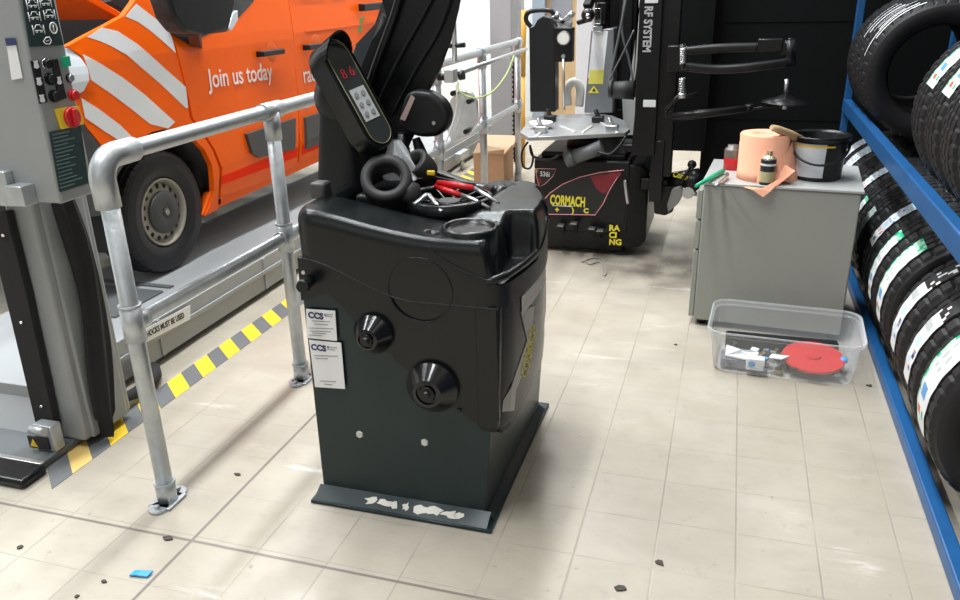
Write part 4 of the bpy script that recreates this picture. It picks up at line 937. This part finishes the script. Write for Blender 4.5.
m_ = MB(); m_.box(P(757, 52, ya - .03), P(783, 38, ya + .03), .006); m_.box(P(780, 55, ya - .02), P(788, 42, ya + .02), .004); m_.cyl(P(790, 66, ya), P(790, 40, ya), .028); m_.cyl(P(790, 42, ya), P(790, 38, ya), .012); m_.build('arm_joint', blackp, H_)
link('lower_arm', [P(684, 66, ya - .02), P(715, 69, ya - .02), P(750, 67, ya - .02), P(790, 61, ya)], [.024] * 19)
def spring(x_, p0, p1):
    m_ = MB(); a0 = P(*p0, ya - .04); a1 = P(*p1, ya - .04); m_.cyl(a0, a1, .008, seg=12)
    m_.tube([a0 + (a1 - a0) * (k / 60) + Vector((.015 * math.cos(k * .8), .015 * math.sin(k * .8), 0)) for k in range(61)], .0035, 6); m_.build('spring', steel, H_)
spring(0, (683, 48), (683, 64)); spring(0, (682, 78), (682, 95)); m_ = MB(); m_.cyl(P(682, 93, ya - .04), P(682, 98, ya - .04), .02); m_.build('spring_cap', steel, H_)
m_ = MB(); m_.tube([P(666, 110, ya), P(678, 97, ya), P(698, 94, ya)], .012, 10); m_.build('brace', blackp, H_)
m_ = MB(); m_.tube([P(672, 117, ya), P(700, 114, ya), P(750, 108, ya)], [.026, .022, .018], 14); m_.cyl(P(749, 111, ya), P(749, 104, ya), .02); m_.bar(P(750, 109, ya), P(783, 105, ya), .02, .012, .002); m_.build('bottom_arm', blackp, H_)
c_ = P(785, 103, ya); m_ = MB(); m_.lathe([(0, -.012), (.115, -.0), (.115, .003), (.05, .025), (.02, .04), (0, .042)], Matrix.Translation(c_) @ Matrix.Rotation(.05, 4, 'Y'), 36); pc = m_.build('pressing_cone', blackp, H_)
m_ = MB(); m_.cyl(c_ + Vector((0, 0, .035)), c_ + Vector((-.005, 0, .115)), .010, seg=12); m_.cyl(c_ - Vector((0, 0, .03)), c_, .012, seg=12); m_.build('cone_pin', steel, pc)
# bead breaker
K = thing('bead_breaker', 'black bead breaker arm with ball lever and pale blade, right of the tyre changer body', 'bead breaker', P(670, 215, 4.55) * Vector((1, 1, 0)) if False else (P(670, 215, 4.55).x, 4.55, P(670, 217, 4.55).z))
yk = 4.5
m_ = MB(); m_.box(P(622, 152, yk), P(665, 143, yk + .08), .008); m_.box(P(655, 190, yk + .02), P(668, 150, yk + .1), .006); m_.box(P(640, 190, yk), P(682, 176, yk + .1), .01); m_.cyl(P(668, 182, yk + .03), P(700, 176, yk + .03), .05, .045, 24); m_.cyl(P(688, 177, yk), P(700, 185, yk), .055, .05, 20); m_.build('breaker_arm', blackp, K)
m_ = MB(); m_.prism([P(x, y, yk - .02) for x, y in ((653, 186), (677, 186), (673, 212), (665, 216), (654, 214))], (0, .08, 0), .01); m_.build('blade_housing', blackp, K)
m_ = MB(); m_.prism([P(x, y, yk - .04) for x, y in ((672, 189), (681, 186), (684, 192), (679, 203), (668, 213), (667, 205))], (0, .03, 0), .006); m_.build('blade', mat('blade_grey', (.22, .22, .2), .5), K)
m_ = MB(); c_ = P(688, 193, yk - .04); m_.cyl(c_, c_ + Vector((0, .05, 0)), .033, .03, 20); m_.cyl(P(692, 194, yk - .03), P(697, 194, yk - .03), .012); m_.build('pivot', steel, K)
m_ = MB(); m_.cyl(P(680, 184, yk - .05), P(691, 166, yk - .05), .008, seg=12); m_.sph(P(692, 164.5, yk - .05), .024); m_.build('ball_lever', plastic, K)
text('Cormach', yel, K, P(673, 174, yk - .025), (1, 0, -.2), (0, 0, 1), .045, sx=.75, bold=.002)
# air hose on the floor
m_ = MB(); m_.tube([PZ(x, y, .006) for x, y in ((582, 262), (592, 258), (602, 259), (606, 270), (604, 275), (600, 262), (590, 264), (585, 261))], .004, 8, 6)
tag(m_.build('air_hose', mat('hose_grey', (.3, .28, .24), .6)), 'thin grey hose looped on the floor before the tyre changer pedals', 'hose')
# ================================================================== RIG CLAMPED ON THE RAIL, BOX BEHIND
G = thing('alignment_target', 'silver wheel clamp hanging from the handrail by a rod and pole', 'wheel clamp', (P(465, 130, 4.35).x, 4.4, P(465, 140, 4.35).z))
yg = 4.35
m_ = MB(); m_.cyl(P(455, 62, yg), P(452, -25, yg), .014); m_.build('upright_rod', galv, G)
m_ = MB(); m_.box(P(444, 83, yg - .05), P(458, 68, yg + .03), .006); m_.build('bracket', mat('alu', (.55, .56, .57), .35, .6), G)
m_ = MB(); m_.cyl(P(438, 77, yg), P(446, 77, yg), .02); m_.build('clamp_knob', plastic2, G)
m_ = MB(); m_.cyl(P(459, 76, yg - .04), P(464, 75, yg - .04), .024); m_.build('clamp_knob', plastic2, G)
m_ = MB(); m_.cyl(P(448, 46, yg), P(465, 45, yg), .013, seg=14); m_.build('rod_handle', plastic2, G)
m_ = MB(); e_ = Vector((RX - .03, 5.9, 1.0)); m_.cyl(P(462, 72, yg), PX(526, 49, RX + .05), .014); m_.build('cross_rod', galv, G)
m_ = MB(); m_.prism([P(x, y, yg + .03) for x, y in ((450, 100), (458, 91), (471, 92), (477, 101), (478, 122), (470, 136), (452, 143), (446, 128))], (0, .025, 0), .006); wp = m_.build('clamp_plate', mat('bright_plate', (.72, .74, .76), .22, .8, var=.3, vscale=15), G)
for q in ((454, 93), (470, 101), (467, 131)): m_ = MB(); c_ = P(*q, yg + .01); m_.cyl(c_ + Vector((0, .02, 0)), c_ - Vector((0, .03, 0)), .014, seg=14); m_.build('plate_knob', plastic2, wp)
m_ = MB(); m_.tube([P(458, 82, yg), P(460, 92, yg - .02), P(475, 98, yg - .02), P(492, 92, yg + .1), P(506, 75, yg + .3), P(514, 56, yg + .4)], .0045, 8, 8); tag(m_.build('lime_cable', lime), 'thin lime-green cable drooping below the handrail top rail', 'cable')
m_ = MB(); m_.tube([P(456, 84, yg - .03), P(457, 105, yg - .03), P(452, 125, yg - .03), P(446, 142, yg - .03)], .004, 8, 6); tag(m_.build('hanging_string', white), 'thin white cord hanging in front of the silver wheel clamp', 'cord')
K2 = thing('cardboard_box', 'brown open cardboard box on the floor beyond the handrail', 'box', (P(490, 184, 6.15).x, 6.3, 0))
a_ = PZ(474, 183, 0); b_ = PZ(505, 182, 0); zt = P(474, 150, a_.y).z
m_ = MB(); x0_, x1_ = P(474, 183, 6.1).x, P(504, 183, 6.1).x
m_.box((x0_, 6.1, 0), (x1_, 6.4, zt - .02), .003)
m_.build('carton', card, K2)
m_ = MB(); m_.prism([(x0_, 6.1, zt - .02), (x1_, 6.1, zt - .02), (x1_ + .02, 6.06, zt + .03), (x0_ + .03, 6.13, zt + .06)], (0, .004, 0)); m_.prism([(x1_, 6.1, zt - .02), (x1_, 6.4, zt - .02), (x1_ + .07, 6.42, zt + .06), (x1_ + .06, 6.1, zt + .05)], (.004, 0, 0)); m_.prism([(x0_, 6.4, zt - .02), (x1_, 6.4, zt - .02), (x1_, 6.5, zt + .06), (x0_, 6.5, zt + .06)], (0, .004, 0)); m_.build('flap', mat('cardboard_pale', (.58, .42, .28), .8), K2)
# ================================================================== GREY CABINET AND WHAT STANDS ON IT
CZ = .68
cr = math.radians(-4)
CB = thing('tool_cabinet', 'plain grey metal cabinet with a pale top between the tyre rack and tyre changer', 'cabinet', (.25, 3.8, 0), None, cr)
m_ = MB(); m_.box((-.315, -.25, .03), (.315, .25, CZ - .012), .006); m_.build('body', cabg, CB, raw=True)
m_ = MB(); m_.box((-.325, -.256, CZ - .012), (.325, .26, CZ), .003); m_.build('worktop', cabt, CB, raw=True)
m_ = MB(); m_.box((-.34, -.24, .04), (-.317, .245, .36), .003); m_.build('door', cabg, CB, raw=True)
m_ = MB(); m_.box((-.34, -.24, .37), (-.317, .245, .50), .003); m_.build('drawer', cabg, CB, raw=True)
m_ = MB(); m_.box((-.34, -.24, .51), (-.317, .245, .64), .003); m_.build('drawer', cabg, CB, raw=True)
m_ = MB()
for sx in (-.28, .28):
    for sy in (-.2, .2): m_.cyl((sx, sy, .0), (sx, sy, .03), .02, seg=14)
m_.build('foot', plastic2, CB, raw=True)
def onz(px, z): pass
# paper roll
c_ = P(761, 184, 3.66); PR = thing('paper_roll', 'large roll of peach paper towel standing on the grey cabinet', 'paper roll', (c_.x, 3.70, CZ))
m_ = MB(); rr = .106; m_.lathe([(.028, .0), (rr, .0), (rr, .04), (rr - .001, .041), (rr, .17), (rr - .0015, .172), (rr, .21), (rr - .004, .215), (.028, .215)], Matrix.Translation((c_.x, 3.70, CZ)), 56, closed=True); m_.build('roll', peach, PR)
m_ = MB(); m_.lathe([(.02, .001), (.028, .001), (.028, .217), (.02, .217)], Matrix.Translation((c_.x, 3.70, CZ)), 30, closed=True); m_.build('core', mat('core_card', (.5, .42, .33), .8), PR)
def flap(u, v):
    a = -1.75 + 1.8 * u; r = rr + .003 + (.045 * v * (0.35 + .65 * u)) ; x = c_.x + r * math.cos(a) ; y = 3.70 + r * math.sin(a)
    y = min(y, 3.70 + .09)
    z = CZ + .004 + .2 * (1 - v) * (.15 + .85 * u) + .01 * math.sin(9 * u + 4 * v) * v; return Vector((x, y, z))
m_ = MB(); m_.grid(flap, 20, 8)
q = lambda px, py, y: P(px, py, y)
m_.prism([q(742, 187, 3.56), q(762, 189, 3.53), q(785, 176, 3.56), q(770, 192, 3.525), q(763, 198, 3.52), q(752, 190, 3.53)], (0, .002, .003))
m_.prism([q(784, 163, 3.62), q(795, 170, 3.58), q(775, 188, 3.56), q(768, 186, 3.58)], (0, .002, .003)); m_.build('loose_sheet', peach, PR)
# spray can
x_ = P(766, 187, 3.585).x; SC = thing('spray_can', 'short black and gold can in front of the paper roll', 'can', (x_, 3.585, CZ)); M = Matrix.Translation((x_, 3.585, CZ))
m_ = MB(); m_.lathe([(0, 0), (.031, 0), (.032, .003), (.032, .105), (.03, .108)], M, 32, smooth=False); cn = m_.build('body', mat('can_black', (.03, .035, .04), .3, .3), SC)
m_ = MB(); m_.lathe([(.0322, .012), (.0324, .014), (.0324, .055), (.0322, .057)], M, 32); m_.build('label', goldp, cn)
m_ = MB(); m_.lathe([(.03, .107), (.029, .113), (.02, .122), (.014, .124), (.013, .124), (.013, .142), (0, .142)], M, 28, smooth=False); m_.build('dome', mat('pale_gold', (.7, .66, .5), .25, .8), SC)
m_ = MB(); m_.lathe([(.0323, .082), (.0325, .083), (.0325, .090), (.0323, .091)], M, 32); m_.build('print_line', whites, cn)
# bucket
x_ = P(814.5, 184, 3.74).x; BK = thing('bucket', 'black plastic bucket with white label and wire handle on the grey cabinet', 'bucket', (x_, 3.76, CZ)); M = Matrix.Translation((x_, 3.76, CZ))
m_ = MB(); m_.lathe([(0, .0), (.100, 0), (.104, .004), (.116, .175), (.124, .177), (.125, .19), (.128, .192), (.128, .203), (.121, .205), (.114, .19), (.1, .02), (0, .018)], M, 56); bo = m_.build('pail', plastic, BK)
m_ = MB(); m_.cyl((x_, 3.76, CZ + .1), (x_, 3.76, CZ + .15), .108, .111, 40); m_.build('contents', mat('tyre_soap', (.015, .015, .016), .2), BK)
def lab(a0, a1, z0, z1, m, nm, off=.0015):
    def fn(u, v): a = a0 + (a1 - a0) * u; z = z0 + (z1 - z0) * v; r = .1045 + .012 * (z - .004) / .171 + off; return Vector((x_ + r * math.cos(a), 3.76 + r * math.sin(a), CZ + z))
    mm = MB(); mm.grid(fn, 20, 3); return mm.build(nm, m, bo)
R_ = math.radians
lab(R_(-158), R_(-80), .02, .175, mat('bucket_label', (.6, .62, .65), .5, var=.1), 'label'); lab(R_(-160), R_(-62), .160, .168, yellow, 'yellow_band', .0025); lab(R_(-28), R_(-22), .05, .12, whites, 'side_label')
m_ = MB(); hp = [Vector((x_ + .122 * math.cos(a), 3.76 + .122 * math.sin(a) - .012, CZ + .175 - .09 * math.sin(-a) ** 1.0)) for a in [R_(-180 + k * 9) for k in range(21)]]
m_.tube(hp, .0055, 10); m_.build('handle', plastic2, BK)
m_ = MB(); hb = [P(772, 124, 3.60), P(778, 126, 3.62), P(790, 131, 3.67), P(806, 138, 3.74)]
m_.tube(hb, [.012, .016, .019, .014], 12); BR = m_.build('brush', wood); tag(BR, 'wooden brush handle resting in the black bucket', 'brush')
# red can
p_ = P(731, 176, 3.78); RC = thing('grease_can', 'small red can with grey lid left of the paper roll', 'can', (p_.x, 3.86, CZ)); M = Matrix.Translation((p_.x, 3.86, CZ))
m_ = MB(); m_.lathe([(0, 0), (.038, 0), (.038, .055), (.037, .058)], M, 30); m_.build('body', red, RC)
m_ = MB(); m_.lathe([(.0385, .056), (.0385, .09), (.034, .098), (.026, .1), (.026, .112), (0, .113)], M, 30); m_.build('lid', mat('lid_grey', (.16, .14, .13), .4, .4), RC)
m_ = MB(); m_.tube([PZ(696, 186, CZ + .02), PZ(712, 177, CZ + .015), PZ(723, 171, CZ + .012)], [.007, .011, .011], 12); tag(m_.build('green_tool', green), 'green rod-shaped tool jutting over the left edge of the cabinet', 'tool')
m_ = MB(); m_.tube([PZ(715, 187, CZ + .008), PZ(721, 182, CZ + .01), PZ(727, 177, CZ + .012), PZ(727, 174, CZ + .02)], [.009, .008, .007, .009], 10); tag(m_.build('wheel_tool', steel), 'short silver metal tool lying beside the green handle', 'tool')
PR.scale = (1, 1, .92); BK.scale = (1, 1, .93); BR.location.z -= .014
# ================================================================== CLEAR TUB
TB = thing('storage_tub', 'clear plastic storage tub with odds and ends on the floor before the grey cabinet', 'storage tub', (.292, 3.25, 0), None, R_(-3))
def rr2(w_, d_, r, n=8):
    out = []
    for (cx, cy, a0) in ((w_ - r, -d_ + r, -PI / 2), (w_ - r, d_ - r, 0), (-w_ + r, d_ - r, PI / 2), (-w_ + r, -d_ + r, PI)):
        for k in range(n + 1): a = a0 + PI / 2 * k / n; out.append((cx + r * math.cos(a), cy + r * math.sin(a)))
    return out
def loft(secs, closedbot=True):
    mm = MB(); rings = []
    for (w_, d_, r, z) in secs: rings.append([mm.bm.verts.new((x, y, z)) for x, y in rr2(w_, d_, r)])
    for A, B_ in zip(rings, rings[1:]):
        for k in range(len(A)): f = mm.bm.faces.new((A[k], A[(k + 1) % len(A)], B_[(k + 1) % len(A)], B_[k])); f.smooth = True
    if closedbot: mm.bm.faces.new(rings[0][::-1])
    return mm
loft([(.245, .15, .05, .001), (.265, .165, .06, .012), (.285, .182, .065, .165)]).build('tub_wall', tubm, TB, raw=True)
loft([(.285, .182, .065, .165), (.294, .191, .07, .170), (.300, .197, .075, .180), (.298, .195, .075, .189), (.294, .191, .07, .190), (.290, .187, .065, .18)], False).build('rim', clear('rim_plastic', (.7, .73, .75), .2), TB, raw=True)
TG = 'odds and ends in the clear tub'
Mt = WM[TB]
def tp(x, y, z): return Mt @ Vector((x, y, z))
m_ = MB(); m_.lathe([(0, 0), (.118, 0), (.121, .004), (.118, .012), (.03, .012), (.028, .02), (0, .02)], Matrix.Translation(tp(.12, -.03, .05)) @ Matrix.Rotation(.12, 4, 'X'), 48, smooth=False); tag(m_.build('red_disc', red), 'flat round red plastic disc lying in the clear tub', 'disc')
m_ = MB(); m_.prism([tp(-.22, -.12, .055), tp(-.1, -.13, .05), tp(-.09, -.06, .06), tp(-.16, -.09, .075), tp(-.22, -.05, .07)], (0, 0, .006)); tag(m_.build('paper_scrap', white), 'crumpled white paper at the left end of the clear tub', 'paper')
m_ = MB(); m_.box(tp(-.10, -.14, .045) - Vector((.035, .02, .02)), tp(-.10, -.14, .045) + Vector((.035, .02, .03)), .003); o_ = m_.build('small_packet', white); tag(o_, 'white packet with a blue spot at the tub front', 'packet')
m_ = MB(); c_ = tp(-.11, -.14, .05) + Vector((-.004, -.0215, .002)); m_.sph(c_, .013, (1, .1, 1)); m_.build('blue_spot', bluel, o_)
m_ = MB(); m_.prism([tp(-.05, -.1, .06), tp(.0, -.11, .065), tp(.03, -.06, .06), tp(-.04, -.07, .065)], (0, 0, .004)); tag(m_.build('paper_strip', white), 'white paper strip beside the red disc in the tub', 'paper')
m_ = MB(); m_.box(tp(-.235, -.13, .008), tp(-.1, -.03, .05), .006); tag(m_.build('grey_tray', mat('tray_grey', (.15, .17, .22), .5)), 'dark grey tray under the white paper in the tub', 'tray')
smallm = [blackp, steel, mat('brown_bit', (.16, .09, .05), .6), bluel, plastic2, greyd]
m_ = MB()
for k in range(190):
    x = random.uniform(-.22, .24); y = random.uniform(-.13, .13); z = random.uniform(.012, .045); s_ = random.uniform(.006, .016); c_ = tp(x, y, z)
    m_.mi = random.choice((0, 0, 1, 2, 4, 4, 5, 5, 1, 2, 0, 3) if x > -.12 else (0, 4, 5))
    m_.box(c_ - Vector((s_, s_ * .7, s_ * .5)), c_ + Vector((s_, s_ * .7, s_ * .5)), 0, Matrix.Rotation(random.uniform(0, 3), 3, 'Z') @ Matrix.Rotation(random.uniform(-.6, .6), 3, 'X'))
m_.mi = 0; m_.box(tp(-.23, .06, .01), tp(.22, .14, .075), .01)
o_ = m_.build('wheel_weights', smallm); o_['kind'] = 'stuff'; tag(o_, 'loose wheel weights and small scraps covering the bottom of the clear tub', 'wheel weights')
m_ = MB(); m_.sph(tp(.235, -.02, .055), .018, (1, 1.2, .8), None, 10); tag(m_.build('blue_glove', bluel), 'blue crumpled glove at the right end of the tub', 'glove')
# ================================================================== RACK
RK = thing('tyre_rack', 'blue steel two-level tyre rack along the right side', 'rack', (.95, 3.4, 0))
BX = .645
for z, x0, hh in ((.002, BX + .012, .05), (.745, BX, .075)):
    for xx in (x0, 1.16):
        m_ = MB(); m_.box((xx, 1.2, z), (xx + .045, 5.35, z + hh), .006); m_.build('beam', blue, RK)
for xx in (BX + .003, 1.16):
    for yy_ in (1.2, 5.3):
        m_ = MB(); m_.box((xx, yy_, 0), (xx + .04, yy_ + .05, 2.4), .004); m_.build('upright', blue, RK)
TR = .31
proto = None
TM = Matrix.Rotation(-PI / 2, 4, 'X')   # local Z -> world +Y
base_me = tyre_mb(TR, .225, TM, .2, 4).build('tyre_proto_mesh', rubber, None, raw=True)
tyre_mesh = base_me.data; tyre_mesh.name = 'tyre'; bpy.data.objects.remove(base_me)
slim = tyre_mb(TR, .205, TM, .2, 3, 210).build('tyre_proto_mesh', rubber, None, raw=True); slim_mesh = slim.data; slim_mesh.name = 'tyre'; bpy.data.objects.remove(slim)
labm = [whites, green, mat('label_blue', (.1, .3, .65), .5), mat('label_red', (.65, .12, .06), .5), printb, mat('label_green', (.35, .62, .45), .5), mat('label_grey', (.42, .45, .44), .5), mat('label_pale_blue', (.45, .62, .78), .5)]
LETS = ['C', 'A', '72']
def add_label(par, a0, a1, y0, y1, style, seed, r=TR):
    rnd = random.Random(seed); nu = 30; nv = 7; mm = MB()
    g = [[None] * (nv + 1) for _ in range(nu + 1)]
    for i in range(nu + 1):
        for j in range(nv + 1):
            a = a0 + (a1 - a0) * i / nu; q = (y0 + (y1 - y0) * j / nv); rr_ = r + .0022 - .007 * (q / .09) ** 2 + .0008 * math.sin(i * 1.3)
            g[i][j] = mm.bm.verts.new((rr_ * math.cos(a), q, rr_ * math.sin(a)))
    for i in range(nu):
        for j in range(nv):
            f = mm.bm.faces.new((g[i][j], g[i + 1][j], g[i + 1][j + 1], g[i][j + 1])); mi = 0
            if style == 'green':
                if i < 3 or j == nv - 1: mi = 1 if rnd.random() < .4 else 5
                elif i in (20, 21, 22) and j in (2, 3, 4): mi = 2
                elif i in (25, 26) and j in (3, 4): mi = 3
                elif i in (25, 26) and j in (1, ): mi = 1
                elif i in (5, 6, 7, 9, 10, 12, 13, 15) and j in (2, 4): mi = 6 if rnd.random() < .6 else 0
            elif style == 'blue':
                if i < 9: mi = 6 if rnd.random() < .55 else 7
                elif i in (12, 13, 18, 19) and j in (2, 3, 4): mi = 7
                elif i in (22, 23) and j in (1, 4): mi = 3
                elif i in (26, 27) and j in (2, 3): mi = 4
                elif rnd.random() < .08: mi = 2
            elif style == 'dark':
                if i < 13: mi = 4 if rnd.random() < .9 else 0
                elif i in (15, 16) and j > 1: mi = 6
                elif i in (19, 20, 24) and j in (2, 3, 4): mi = 7
                elif i in (22, 23, 26) and j in (1, 2): mi = rnd.choice((2, 3, 4))
            elif style == 'grey': mi = 6 if rnd.random() < .8 else 5
            f.material_index = mi
    return mm.build('label', labm, par, raw=True)
def rack_tyre(y, z, label, group, slim_=False, rot=0.):
    o = bpy.data.objects.new('tyre', slim_mesh if slim_ else tyre_mesh); C.objects.link(o); o.location = (.94, y, z); o.rotation_euler = (R_(6), 0, rot)
    tag(o, label, 'tyre', group); WM[o] = Matrix.Translation((.94, y, z)) @ Matrix.Rotation(R_(6), 4, 'X'); return o
GL = 'tyres on the lower level of the blue rack'; GU = 'tyres on the upper level of the blue rack'
zl = .318
low = [(2.37, 'nearest tyre on the lower rack level, long green and white label', 'green', 118, 196, -.055, .055),
       (2.60, 'second lower rack tyre from the front, white label with dark upper part', 'dark', 112, 187, -.04, .035),
       (2.86, 'third lower rack tyre from the front, label black above and white below', 'dark', 108, 188, -.04, .035),
       (3.20, 'lower rack tyre level with the tub front, wide green-edged label', 'green', 130, 192, -.05, .05),
       (3.43, 'lower rack tyre with narrower green-ended white label, fifth from the front', 'green', 138, 192, -.04, .035),
       (3.65, 'lower rack tyre with pale blue film label, sixth from the front', 'blue', 114, 162, -.04, .035),
       (3.93, 'lower rack tyre with faded grey-green label right of the cabinet edge', 'grey', 145, 180, -.035, .03),
       (4.15, 'lower rack tyre with short green and white label right of the cabinet', 'green', 146, 178, -.035, .03),
       (4.37, 'lower rack tyre with white label under the blue beam, fourth from the far end', 'blue', 120, 150, -.04, .04),
       (4.64, 'lower rack tyre without a label, third from the far end', None, 118, 152, -.08, -.01),
       (4.94, 'lower rack tyre with broad white label, second from the far end', 'blue', 122, 158, -.06, .05),
       (5.17, 'farthest tyre of the lower rack level', 'blue', 120, 152, -.05, .05)]
for i, (y, lb, st, a0, a1, y0, y1) in enumerate(low):
    o = rack_tyre(y, zl, lb, GL, slim_=(i % 3 != 0))
    if st: add_label(o, R_(a0), R_(a1), y0, y1, st, i)
    if i == 0:
        m_ = MB(); m_.cyl((.0, -.09, -.235), (0, -.112, -.235), .008, seg=12); m_.build('red_dot', red, o, raw=True)
zu = 1.043
upn = [(2.50, 'nearest tyre on the upper rack level, cut by the picture edge', None), (2.74, 'third upper rack tyre before the gap', 'green'), (2.98, 'second upper rack tyre before the gap, green-edged label', 'green'),
       (3.22, 'upper rack tyre last before the gap, green-ended label near its top', 'green')]
for i, (y, lb, st) in enumerate(upn):
    o = rack_tyre(y, zu, lb, GU)
    if st: add_label(o, R_(112), R_(160), -.09, -.01, st, 20 + i)
def stripes(o, ys, a0s, a1s):
    for yy_, a0, a1 in zip(ys, a0s, a1s):
        mm = MB(); nu = 16
        def fn(u, v): a = R_(a0 + (a1 - a0) * u); q = yy_ + .011 * (v - .5); rr_ = TR + .0012 - .007 * (q / .09) ** 2; return Vector((rr_ * math.cos(a), q, rr_ * math.sin(a)))
        mm.grid(fn, nu, 1); mm.build('white_mark', whites, o, raw=True)
o = rack_tyre(4.50, zu, 'upper rack tyre just beyond the gap, white lengthwise stripes, its side showing', GU, True); stripes(o, (-.062, -.033, -.012, .03, .07), (108, 112, 122, 112, 118), (152, 168, 146, 146, 150))
o = rack_tyre(4.75, zu, 'upper rack tyre second beyond the gap, white stripes on its tread', GU, True); stripes(o, (-.05, -.01, .05), (116, 118, 120), (150, 156, 150))
o = rack_tyre(5.0, zu, 'farthest tyre on the upper rack level', GU, True)
for o in [x for x in C.objects if x.get('group') == GU and x.location.y > 4.4]: o.scale = (1.08, 1.08, 1.08); o.location.z += .03; o.location.x += -.005
for o in [x for x in C.objects if x.get('group') == GL]: o.scale = (1.05, 1.0, 1.05); o.location.z += .012
# ================================================================== LITTER
m_ = MB(); c0 = PZ(141, 576, 0)
m_.prism([c0 + Vector(q) for q in ((-.028, -.012, .002), (-.01, -.008, .004), (.024, -.004, .002), (.028, .018, .006), (.005, .01, .008), (-.024, .008, .004))], (0, 0, .005))
tag(m_.build('blue_scrap', bluel), 'small blue plastic scrap on the tiles at lower left', 'litter')
lits = [((104, 582), 'dark leaf-like scrap left of the blue scrap'), ((20, 548), 'tiny brown crumb at the far lower left tiles'), ((169, 539), 'dark crumb on the joint by the handrail foot'), ((77, 597), 'brown scrap at the bottom left of the floor'), ((238, 475), 'small dark scrap between handrail and balancer'), ((660, 563), 'dark speck on the tiles at lower centre'), ((676, 345), 'dark stud on the tiles left of the tub'), ((870, 386), 'dark crumb right of the tub corner'), ((620, 589), 'small brown fleck near the bottom middle')]
for i, (q, lb) in enumerate(lits):
    m_ = MB(); c0 = PZ(*q, 0); n = 6; r = .008 + .004 * (i % 3)
    m_.prism([c0 + Vector((r * random.uniform(.5, 1.4) * math.cos(2 * PI * k / n), r * random.uniform(.4, .9) * math.sin(2 * PI * k / n), .0005)) for k in range(n)], (0, 0, .004))
    tag(m_.build('floor_scrap', mat('dark_scrap', (.06, .05, .04), .8)), lb, 'litter', 'scraps on the floor')
